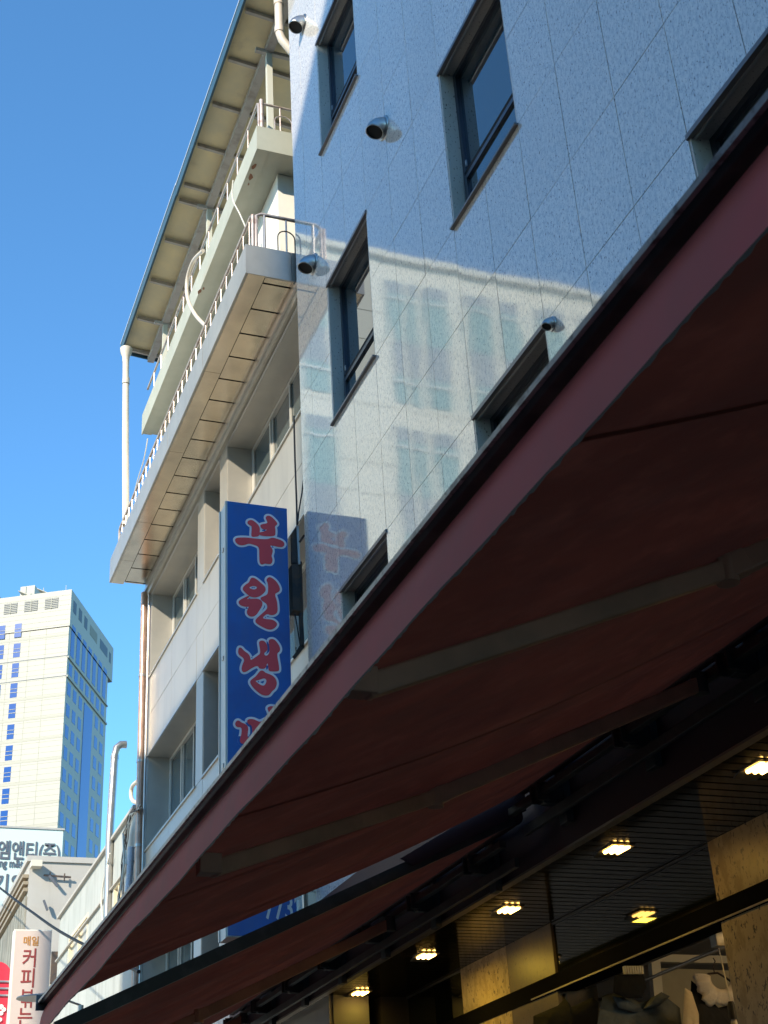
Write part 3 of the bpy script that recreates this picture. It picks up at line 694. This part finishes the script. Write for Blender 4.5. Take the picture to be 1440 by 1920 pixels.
awning(7.70, 14.6, -.15, 'second dark red awning further along the shop, below the gap showing the blue sign', 'b', 5,
       [((1.2, 10.1, 2.74), (2.4, 9.85, 3.24), (3.75, 9.6, 3.84)), ((1.2, 13.2, 2.74), (2.4, 13.5, 3.24), (3.75, 13.6, 3.84))], endbar=True, sag=.05)

# ================================================================== SHOP UNDER THE AWNINGS
sp = thing('clothing_shop', 'dark shop front with slatted lit soffit, speckled stone columns and black glass', 'shop front', (4.85, 8, 0))
MB().box(3.985, 4.02, -3, 15, 3.77, 4.56).build('fascia_board', 'maroon', sp)
MB().box(3.975, 4.03, -3, 15, 3.755, 3.769).build('edge_trim', 'lamp_body', sp)
MB().box(4.02, 5.5, -3, 15, 3.83, 4.19).build('soffit_void', 'black', sp)
y = 4.2; k = 0
while y < 15:
    piece('soffit_slat', 'slat', sp, 4.03, 4.84, y+.003, y+.087, 3.785, 3.80, tilt=R(.2)); y += .102
piece('soffit_slat', 'slat', sp, 4.03, 4.84, -3, 4.19, 3.785, 3.80)
XG = 4.86
for a, b, m_ in ((5.0, 7.07, 'shopgranite'), (9.97, 10.86, 'shopgranite'), (9.2, 9.965, 'shopgranite_shade'), (14.0, 15, 'shopgranite')):
    MB().box(XG-.02, XG+.3, a, b, 0.1, 3.783).build('column', m_, sp)
for a, b in ((7.075, 9.195), (10.865, 13.995), (-3, 4.995)):
    MB().box(XG, XG+.02, a, b, 3.43, 3.783).build('fascia_glass', 'blackglass', sp)
for a, b in ((7.075, 9.195), (10.865, 13.995)):
    MB().box(XG-.012, XG-.001, a, b, 3.768, 3.783).build('fascia_trim', 'frame_dark', sp)
MB().box(XG-.025, XG+.13, -3, 15, 3.31, 3.43).build('header_beam', 'beam', sp)
for x_, z_ in ((XG-.032, 3.32), (XG+.17, 3.33), (XG+.21, 3.33)):
    MB().box(x_-.004, x_+.004, -3, 9.6, z_-.005, z_+.005).build('track_rail', 'track', sp)
MB().box(9.0, 9.1, -3, 15, .1, 3.78).build('back_wall', 'board', sp)
MB().box(XG+.3, 9, -3, 15, 3.60, 3.7).build('inner_ceiling', 'brickfar', sp)
MB().box(XG+.1, 9, -3, 15, .05, .1).build('shop_floor', 'paving', sp)
MB().box(4.03, 9, 15.0, 15.1, .1, 3.78).build('end_wall', 'blackglass', sp)
for a, b in ((7.08, 9.19), (10.87, 14)):
    MB().box(XG+.02, XG+.03, b-.03, b, .1, 3.29).build('mullion', 'frame_dark', sp)
# lamps in the soffit
lamp_lab = ['warm soffit lamp nearest the right edge of the picture', 'warm soffit lamp over the black glass, second from the right',
            'warm soffit lamp beside the yellow lit stone column', 'warm soffit lamp left of the yellow lit stone column', 'warm soffit lamp furthest from the camera, smallest and lowest in view']
proto = None
for k, yy in enumerate((5.73, 7.27, 8.81, 10.34, 11.88)):
    if proto is None:
        t = thing('soffit_lamp', lamp_lab[k], 'lamp', (4.33, yy, 3.78), 'warm lamps in the slatted soffit'); proto = t
        h = MB(); h.box(4.25, 4.41, yy-.085, yy+.085, 3.776, 3.783).build('housing', 'lamp_body', t)
        for q in range(3): MB().tube([(4.285+q*.043-.0, yy-.07, 3.774), (4.285+q*.043, yy+.07, 3.774)], .012, 10).build('tube', 'lamp', t, smooth=True)
        MB().prism([(4.25, yy+.09, 3.776), (4.41, yy+.09, 3.776), (4.40, yy+.17, 3.765), (4.26, yy+.17, 3.765)], (0, 0, .006)).build('flap', 'frame_dark', t)
    else:
        t = proto.copy(); COL.objects.link(t); t.location = (4.33, yy, 3.78); t['label'] = lamp_lab[k]
        for ch in proto.children:
            c = ch.copy(); COL.objects.link(c); c.parent = t
    li = bpy.data.lights.new('lamp_light', 'AREA'); li.shape = 'RECTANGLE'; li.size = .12; li.size_y = .14; li.energy = [.45, .3, 1.2, 2.6, .3][k]; li.color = (1, .66, .06)
    lo = bpy.data.objects.new('lamp_light', li); COL.objects.link(lo); lo.location = (4.33, yy, 3.73)
ct = thing('shop_fill_lamp', 'added unseen warm fill lamp inside the shop above the hanging clothes', 'lamp', (5.75, 6.3, 3.6))  # unseen lamp added to brighten the hanging garments
MB().lathe([(0, .001), (0, .16), (-.05, .15), (-.06, .001)], (5.75, 6.3, 3.6), (0, 0, 1), 20).build('fill_diffuser', 'lamp', ct, smooth=True)
li = bpy.data.lights.new('shop_fill_light', 'POINT'); li.energy = 7; li.color = (1, .74, .42); li.shadow_soft_size = .12
lo = bpy.data.objects.new('shop_fill_light', li); COL.objects.link(lo); lo.location = (5.75, 6.3, 3.42)
# pendant on the track
pd_ = thing('pendant_lamp', 'ivory ceiling socket with a cord and dark lamp holder hanging before the lace-collared top', 'pendant lamp', (5.02, 7.4, 3.3))
a = onX(1343, 1752, 5.02)
MB().box(a.x-.03, a.x+.03, a.y-.035, a.y+.035, a.z-.075, a.z+.01).build('ceiling_block', 'ivory', pd_, bevel=.006)
b = onX(1370, 1878, 5.0)
MB().tube([a+Vector((0, 0, -.07)), b], .004, 6).build('cord', 'ivory', pd_)
MB().lathe([(0, .004), (0, .016), (-.03, .024), (-.1, .026), (-.1, .001)], b, (0, 0, 1), 14).build('lamp_holder', 'wire', pd_, smooth=True)
MB().lathe([(-.1, .015), (-.13, .022), (-.16, .024), (-.185, .012), (-.19, .001)], b, (0, 0, 1), 14).build('bulb', 'ivory', pd_, smooth=True)
# display frame behind the clothes
df = thing('display_board', 'pale framed board hung behind the lace-collared top', 'board', (5.5, 8, 3))
g0, g1, g2, g3 = onY(1240, 1815, 8.6), onY(1425, 1822, 8.6), onY(1425, 2000, 8.6), onY(1240, 2000, 8.6)
MB().prism([g0, g1, g2, g3], (0, .02, 0)).build('board', 'board', df)
f0, f1 = onY(1205, 1797, 8.56), onY(1470, 1803, 8.56)
MB().bar(f0, f1, .06, .05).build('frame_rail', 'ivory', df)
f0, f1 = onY(1226, 1800, 8.55), onY(1243, 2000, 8.55)
MB().bar(f0, f1, .07, .05).build('frame_post', 'ivory', df)
# garments, laid out in their own vertical plane y = const
def garment_sheet(pts, y, depth, name, m, parent, rows=14, fold=.02):
    """closed outline (px) -> puffed double-sided cloth body"""
    P = [onY(u, v, y) for u, v in pts]; c = sum(P, Vector())/len(P); n = len(P)
    vs = []; fs = []; lv = 5
    for side in (-1, 1):
        for l in range(lv+1):
            s_ = 1 - l/lv
            for i, p in enumerate(P):
                q = c + (p-c)*max(s_, .02)
                vs.append((q.x, y+side*(depth*math.sqrt(max(0, 1-s_*s_))+fold*.5*math.sin(q.x*60+q.z*6)*(1-s_)), q.z))
    for sd in range(2):
        o = sd*(lv+1)*n
        for l in range(lv):
            for i in range(n):
                a, b = o+l*n+i, o+l*n+(i+1) % n; fs.append((a, b, b+n, a+n))
    return MB().add(vs, fs).build(name, m, parent, smooth=True)
g = thing('lace_collar_top', 'black top with cream sleeves and a wide white scalloped lace collar on a dark hanger', 'blouse', (5.05, 7.9, 3))
GY = 7.9
garment_sheet([(1296, 1838), (1325, 1870), (1345, 1890), (1385, 1880), (1412, 1848), (1420, 1920), (1422, 2060), (1296, 2060), (1292, 1920)], GY, .05, 'body', 'blackcloth', g)
garment_sheet([(1284, 1852), (1297, 1860), (1310, 1900), (1312, 2000), (1288, 2000), (1280, 1920)], GY-.03, .035, 'sleeve', 'cloth_cream', g)
garment_sheet([(1412, 1856), (1424, 1870), (1440, 1900), (1450, 2000), (1424, 2000), (1418, 1920)], GY-.03, .035, 'sleeve', 'cloth_cream', g)
# scalloped collar: ring sector with scallops
def collar():
    vs = []; fs = []; n = 44; c = onY(1352, 1842, GY-.075)
    for i in range(n+1):
        a = R(165+210*i/n)
        ri = .075; ro = .185 + .010*abs(math.sin(i*.9)) + (.03 if 60 < (i/n*100) < 75 or 25 < (i/n*100) < 40 else 0)
        for k, r_ in enumerate((ri, ri+.03, (ri+ro)/2+.01, ro-.02, ro)):
            vs.append((c.x+r_*.95*math.cos(a), c.y-.02*math.sin(k*1.2)+.012*math.sin(i*.9)*(k/4), c.z+.02+r_*.82*math.sin(a)))
    for i in range(n):
        for k in range(4): a = i*5+k; fs.append((a, a+1, a+6, a+5))
    o = MB().add(vs, fs).build('collar', 'lace', g, smooth=True)
    s_ = o.modifiers.new('thick', 'SOLIDIFY'); s_.thickness = .006
collar()
hg = MB().tube([onY(u, v, GY-.02) for u, v in ((1305, 1846), (1318, 1836), (1328, 1826), (1345, 1824), (1362, 1834), (1382, 1850))], .007, 8).build('hanger', 'hangwood', g, smooth=True)
MB().tube([onY(u, v, GY-.02) for u, v in ((1340, 1826), (1337, 1812), (1341, 1802), (1337, 1796))], .004, 8).build('hook', 'hangwood', hg, smooth=True)
g = thing('denim_jacket', 'grey denim jacket hanging with its wide collar open', 'jacket', (5.3, 8.3, 3))
garment_sheet([(1130, 1868), (1160, 1862), (1200, 1880), (1245, 1866), (1275, 1890), (1282, 1960), (1280, 2080), (1118, 2080), (1116, 1940)], 8.3, .07, 'body', 'denim', g)
garment_sheet([(1146, 1866), (1165, 1868), (1196, 1886), (1206, 1894), (1190, 1898), (1160, 1890)], 8.2, .03, 'collar', 'denim', g)
garment_sheet([(1206, 1892), (1220, 1872), (1240, 1860), (1256, 1868), (1236, 1886)], 8.2, .03, 'collar', 'denim', g)
g = thing('black_camisole', 'black top with a row of pale pegs above it, left of the lace-collared top', 'top', (5.2, 8.1, 3))
garment_sheet([(1152, 1828), (1206, 1826), (1212, 1850), (1204, 1872), (1176, 1872), (1150, 1862)], 8.12, .03, 'body', 'blackcloth', g)
for k in range(8):
    q = onY(1172+k*4.6, 1818, 8.08); MB().box(q.x-.006, q.x+.005, 8.07, 8.10, q.z-.028, q.z+.022).build('peg', 'ivory', g)
tag(garment_sheet([(1000, 1905), (1045, 1886), (1060, 1872), (1072, 1888), (1112, 1870), (1122, 1880), (1116, 2040), (1000, 2040)], 8.9, .05, 'black_garment', 'blackcloth', None),
    'black garment hanging furthest left under the shop beam', 'garment')
tag(MB().tube([(5.12, 7.0, 3.27), (5.28, 10.5, 3.27)], .012, 10).build('clothes_rail', 'track', None, smooth=True), 'thin metal clothes rail under the shop beam', 'clothes rail')

# ================================================================== LOW WHITE BUILDING AND BEYOND
wb = thing('low_white_building', 'low white stucco building with a beige-framed window beyond the downpipes', 'building', (4.1, 24.7, 0))
hl = [(25.0, 27.05, 6.85, 7.5), (21.9, 22.6, 6.3, 7.35)]
w = MB(); wall_holes(w, 4.1, 4.35, 20.95, 28.4, .1, 8.15, hl); w.build('wall', 'whitewall', wb)
MB().box(4.35, 10, 20.95, 28.4, .1, 8.15).build('core', 'whitewall', wb)
MB().box(4.05, 4.10, 20.95, 28.4, 7.32, 7.345).build('string_course', 'greywall', wb)
MB().box(4.04, 4.12, 20.95, 28.42, 8.15, 8.2).build('coping', 'greywall', wb)
for a, b, c, d in hl:
    w = MB(); w.box(4.09, 4.2, a, a+.06, c, d).box(4.09, 4.2, b-.06, b, c, d).box(4.09, 4.2, a+.06, b-.06, d-.06, d).box(4.09, 4.2, a+.06, b-.06, c, c+.06).box(4.1, 4.19, (a+b)/2-.03, (a+b)/2+.03, c+.06, d-.06)
    f = w.build('window', 'beigeframe', wb)
    MB().box(4.15, 4.16, a+.06, (a+b)/2-.03, c+.06, d-.06).build('pane', 'frosted', f)
    MB().box(4.15, 4.16, (a+b)/2+.03, b-.06, c+.06, d-.06).build('pane', 'frosted', f)
gw = thing('grey_building', 'grey rendered building with a stained tin flank behind the coffee sign', 'building', (3.6, 36, 0))
MB().box(3.64, 9, 30, 52, .1, 9.7).build('wall', 'greywall', gw)
MB().box(3.58, 9.05, 29.95, 52, 9.7, 9.82).build('coping', 'greywall', gw)
for k in range(26):
    piece('tin_sheet', 'tin', gw, 3.595, 3.635, 30.02+k*.84, 30.84+k*.84, .1, 8.98)
for k, z in enumerate((9.08, 9.22, 9.36)):
    MB().box(3.55-.02*k, 3.636, 30.0, 52, z, z+.07).build('gutter_trim', 'tintrim', gw)
P = [onY(u, v, 29.9) for u, v in ((82, 1641), (133, 1645))]
MB().bar(P[0], P[1], .035).build('bracket_bar', 'rust', gw)
P = [onY(u, v, 29.85) for u, v in ((92, 1642), (108, 1662))]; MB().bar(P[0], P[1], .05).build('bracket_arm', 'ink', gw)
for q in ((94, 1641), (121, 1644)):
    P = onY(*q, 29.88); MB().bar(P-Vector((0, 0, .09)), P+Vector((0, 0, .07)), .025).build('bolt', 'rust', gw)
P = [onY(u, v, 29.85) for u, v in ((82, 1688), (89, 1707))]; MB().bar(P[0], P[1], .06, .04).build('broken_fitting', 'ink', gw)
P = onY(66, 1622, 29.9); MB().box(P.x-.1, P.x+.12, 29.7, 29.95, P.z-.07, P.z+.06).build('junction_box', 'ivory', gw)
# dark recess and small lean-to below
P0 = onY(97, 1785, 29.96); P1 = onY(110, 1845, 29.96)
MB().box(P0.x, P0.x+.36, 29.9, 29.98, P1.z, P0.z).build('shutter', 'rust', gw)

bb = thing('billboard', 'white billboard with grey Korean company lettering above the grey building', 'billboard', (5, 60, 15))
MB().box(-2, 8.6, 60, 60.4, 12, 19.2).build('panel', 'board_white', bb)
MB().box(-2, 8.65, 59.95, 60.45, 19.2, 19.28).build('cap', 'greywall', bb)
MB().box(-2, 9, 60.5, 70, 0, 13.5).build('base_block', 'brickfar', bb)
o = onY(-6, 1607, 59.97)
text('lettering', '엠앤티(주)', 'ink', bb, o, .86, depth=.01, embolden=.015, sx=.73, spacing=.95)
text('lettering', 'ng m&t co.,LTD', 'ink', bb, onY(-2, 1625, 59.97), .50, depth=.01, embolden=.006, sx=.66)
text('lettering', '기업', 'ink', bb, onY(-16, 1668, 59.97), .8, depth=.01, embolden=.012)

# coffee sign
cs = thing('coffee_sign', 'pale pink vertical sign lettered for coffee in brown-red Korean, at the lower left corner', 'sign', (2.55, 20.68, 0))
sa, sb = onY(27, 1742, 20.6), onY(98, 1743, 20.6)
MB().box(sa.x, sb.x, 20.6, 20.78, 4.1, sa.z).build('box', 'signcream', cs, bevel=.01)
MB().box(sa.x+.02, sb.x-.006, 20.59, 20.598, 4.12, sa.z-.02).build('face', 'signpink', cs)
MB().tube([(2.55, 20.68, 0), (2.55, 20.68, 4.1)], .05, 12).build('pole', 'galv', cs, smooth=True)
def st(s_, u, v, size, m_, sx=1, e=.004):
    p = onY(u, v, 20.585); text('lettering', s_, m_, cs, p, size*1.25, depth=.001, embolden=e, sx=sx)
st('매일', 42.5, 1771, .112, 'inkorange', .88, .002)
st('커', 40, 1810, .225, 'inkred', .85, .003)
st('피', 36.5, 1848, .225, 'inkred', .86, .003)
st('볶', 35, 1886, .215, 'inkred', .84, .003)
st('는', 31, 1921, .215, 'inkred', .86, .003)
# disc lamp
dl = thing('disc_street_lamp', 'flat grey disc lamp on an arm in front of the coffee sign', 'street lamp', (2.6, 18, 0))
c = onY(66, 1872, 18.0)
rr = .225
MB().lathe([(.05, .001), (.045, .04), (.035, .1), (.012, rr*.97), (0, rr), (-.004, rr), (-.004, .001)], c, (0, 0, 1), 32).build('shade', 'lampshade', dl, smooth=True)
e = c+Vector((.57, .1, -.06))
MB().tube([c+Vector((0, 0, .04)), c+Vector((.15, .02, .06)), e], .014, 8).build('arm', 'galv', dl, smooth=True)
MB().tube([e, (e.x, e.y, 0)], .035, 12).build('pole', 'galv', dl, smooth=True)
# red board
rb = thing('red_sign', 'rounded red sign with grey bars and white lettering at the left edge', 'sign', (1.5, 20.8, 0))
c = onY(-4, 1826, 20.8); q = onY(-4, 1960, 20.8)
poly = [(c.x-.4, 20.8, q.z), (c.x+.145, 20.8, q.z), (c.x+.175, 20.8, c.z-.1)] + [(c.x+.175*math.cos(R(a)), 20.8, c.z+.165*math.sin(R(a))) for a in range(0, 91, 15)] + [(c.x-.4, 20.8, c.z+.165)]
MB().prism(poly, (0, .1, 0)).build('panel', 'red', rb)
for v in (1840, 1853, 1866):
    p = onY(-4, v, 20.78); MB().box(p.x-.4, p.x+.16, 20.775, 20.795, p.z-.012, p.z+.012).build('bar', 'galv', rb)
for (u, v, r_) in ((2, 1888, .035), (7, 1893, .03), (2, 1900, .03), (0, 1912, .028)):
    p = onY(u, v, 20.79); MB().lathe([(0, .001), (0, r_), (.01, r_), (.01, .001)], p, (0, -1, 0), 14).build('lettering', 'white', rb)
MB().tube([(c.x-.1, 20.85, 0), (c.x-.1, 20.85, q.z)], .04, 10).build('pole', 'galv', rb)
# overhead cable
pxtube('overhead_cable', [(-120, 1570), (0, 1665), (60, 1710), (110, 1745), (175, 1780), (260, 1822)], .014, 'wire', 'black cable crossing low in front of the coffee sign to the awning edge', 'cable', x=2.0, n=8)

# ================================================================== TOWER
tw = thing('tower_block', 'distant cream high-rise with small blue windows and a blue glass side', 'tower', (27.8, 200, 0))
U = Vector((-.865, .502, 0)); V = Vector((.444, .896, 0))   # front and side directions from the near corner
def TW(v): return Vector((27.8, 200, 0)) + U*v.x + V*v.y + Vector((0, 0, v.z))
HT = 98.5
MB().box(0, 34, 0, 21.6, 0, HT-6.3).xf(TW).build('wall', 'tower', tw)
MB().box(-.12, 34.2, -.12, 23.8, HT-6.2, HT).xf(TW).build('crown', 'tower', tw)
def front(name, m, x0, x1, z0, z1, proud=.0, depth=.3, par=None): return MB().box(x0, x1, -proud-.02, -proud+depth, z0, z1).xf(TW).build(name, m, par or tw)
def side(name, m, y0, y1, z0, z1, proud=0., depth=.3, par=None): return MB().box(-.02-proud, depth-proud, y0, y1, z0, z1).xf(TW).build(name, m, par or tw)
for k in range(6):
    x0 = 1.95+k*3.36
    l = front('louvre', 'ink', x0, x0+2.2, HT-2.95, HT-1.12, .13)
    for q in range(6): front('blade', 'tower_band', x0+.06, x0+2.14, HT-2.85+q*.3, HT-2.73+q*.3, .2, .1, l)
    front('mullion', 'tower_band', x0+1.05, x0+1.15, HT-2.95, HT-1.12, .24, .1, l)
for k in range(26):
    z = HT-4.8-k*3.3
    pr = .13 if k == 0 else .01
    for x0 in (7.72, 10.4, 13.1, 15.8):
        wv = front('window', 'tower_glass', x0, x0+1.1, z-2.3, z, pr, .2)
        front('sash_bar', 'tower_band', x0, x0+1.1, z-1.55, z-1.46, pr+.05, .1, wv)
        front('sash_bar', 'tower_band', x0, x0+1.1, z-.95, z-.88, pr+.05, .1, wv)
    if k in (1, 2): front('deep_groove', 'ink', 0, 34, z-3.06, z-2.96, .02, .2)
    else: front('floor_band', 'tower_band', 0, 34, z-2.95, z-2.6, .005, .2)
gl = MB()
for k in range(66): gl.box(0, 34, -.012, .1, HT-7.2-k*.83, HT-7.17-k*.83)
for x in (3.6, 6.3, 9.6, 12.2, 15): gl.box(x, x+.05, -.013, .1, 0, HT-6.3)
gl.xf(TW).build('cladding_joint', 'tower_line', tw)
gl = MB()
for k in range(7): gl.box(0, 34, -.135, .1, HT-5.9+k*.83, HT-5.87+k*.83)
gl.xf(TW).build('cladding_joint', 'tower_line', tw)
for k in range(3): side('opening', 'ink', 1.1+k*2.95, 2.7+k*2.95, HT-3.3, HT-1.3, .13)
side('opening', 'tower_line', 10.2, 14.2, HT-3.2, HT-1.5, .13); side('opening', 'ink', 15.9, 20.3, HT-3.2, HT-1.5, .13); side('opening', 'ink', 21.4, 22.4, HT-3.4, HT-1.6, .13)
for k in range(7):
    side('window', 'tower_glass', 1.2+k*2.92, 2.9+k*2.92, HT-10.6, HT-6.35, .02)
    side('window', 'tower_glass', 1.2+k*2.92, 2.9+k*2.92, HT-6.2, HT-5.4, .13)
    side('window', 'tower_glass', .95+k*2.92, 2.6+k*2.92, HT-13.8, HT-11.9, .01)
side('string_course', 'tower_band', 0, 21.6, HT-11.45, HT-11.2, .2, .3)
side('string_course', 'tower_band', 0, 21.6, HT-14.6, HT-14.3, .2, .3)
side('glass_strip', 'tower_glass', 9.44, 13.95, 10, HT-15.2, .05)
for r_ in range(22):
    z = HT-15.15-r_*3.35
    for y0 in (.8, 3.72, 6.67, 15.5, 18.5):
        side('window', 'tower_glass', y0, y0+1.65, z-2.0, z, .01)
# roof plant and dishes
MB().box(13.5, 17, 3, 8, HT, HT+2.6).xf(TW).build('plant_room', 'tower', tw)
MB().box(8.1, 8.4, 1.5, 1.8, HT, HT+2.4).xf(TW).build('chimney', 'tower', tw)
MB().box(7.2, 9.6, 3, 9, HT, HT+3.2).xf(TW).build('plant_room', 'tower', tw)
for x0 in (7.4, 4.3): MB().prism([(x0, 1, HT+.6), (x0+1.8, 1, HT+1.6), (x0+1.8, 1, HT+1.5), (x0, 1, HT+.5)], (0, 1.5, 0)).xf(TW).build('rooftop_panel', 'tower_band', tw)
MB().box(5.2, 5.3, 1.8, 1.9, HT, HT+1.9).xf(TW).build('panel_mast', 'tower_band', tw)
MB().box(1.2, 1.27, 1, 1.07, HT, HT+1.4).xf(TW).build('antenna', 'tower_band', tw)

# ================================================================== ACROSS THE STREET (seen only as reflection and shade)
fb = thing('facing_building', 'sunlit cream block with tall pale green windows, seen mirrored in the granite', 'building', (-10, 36, 0))
FH = 32.3
MB().box(-34, -3.4, 35, 39, 0, FH).build('wall', 'mirrorwall', fb)
cols = [(-4.75, -3.85), (-7.33, -6.84), (-7.92, -7.58), (-9.05, -8.25), (-10.65, -9.75), (-11.95, -11.1), (-13.6, -12.6), (-15.3, -14.3), (-17, -16), (-18.7, -17.7)]
for (a, b) in cols:
    for zt in (31.45, 25.5, 19.55, 13.6):
        wv = MB().box(a, b, 34.96, 35.05, zt-2.5, zt).build('window', 'mirrorwin', fb)
        MB().box(a, b, 34.90, 34.955, zt-.78, zt-.72).build('transom', 'white', wv)
        MB().box(a, b, 34.955, 34.995, zt-.5, zt-.02).build('blind_band', 'mirrorspan', wv)
        MB().box(a, b, 34.96, 35.05, zt-3.9, zt-2.503).build('spandrel', 'mirrorspan', wv)
        MB().box(a, b, 34.96, 35.05, zt-5.0, zt-3.903).build('window', 'mirrorwin', fb)
        MB().box(a-.05, b+.05, 34.90, 34.955, zt-4.2, zt-4.14).build('ledge', 'white', wv)
for z in (30, 28.8, 26.2, 24.0, 22.9): MB().box(-34, -3.4, 34.99, 35.0, z, z+.02).build('joint_line', 'tower_line', fb)
MB().box(-34.2, -3.2, 34.8, 39, FH, FH+.25).build('parapet_cap', 'mirrorwall', fb)
s1 = thing('opposite_tower', 'tall plain grey building across the street behind the viewer', 'building', (-8, -8, 0))
MB().box(-9.0, -5, -22, 1.45, 0, 22).build('wall', 'brickfar', s1)
s2 = thing('opposite_terrace', 'mid-rise grey building along the far pavement behind the viewer', 'building', (-10, 3, 0))
MB().box(-6.6, -5, 1.5, 12.75, 0, 14.9).build('wall', 'brickfar', s2)
for s_, (ya, yb), h in ((s1, (-21, 1), 21), (s2, (2.2, 12.5), 14.5)):
    yy = ya
    while yy < yb-1.6:
        z = 3
        while z < h-2:
            MB().box(-5.02, -4.97, yy, yy+1.3, z, z+1.5).build('window', 'glass', s_); z += 3.2
        yy += 2.6
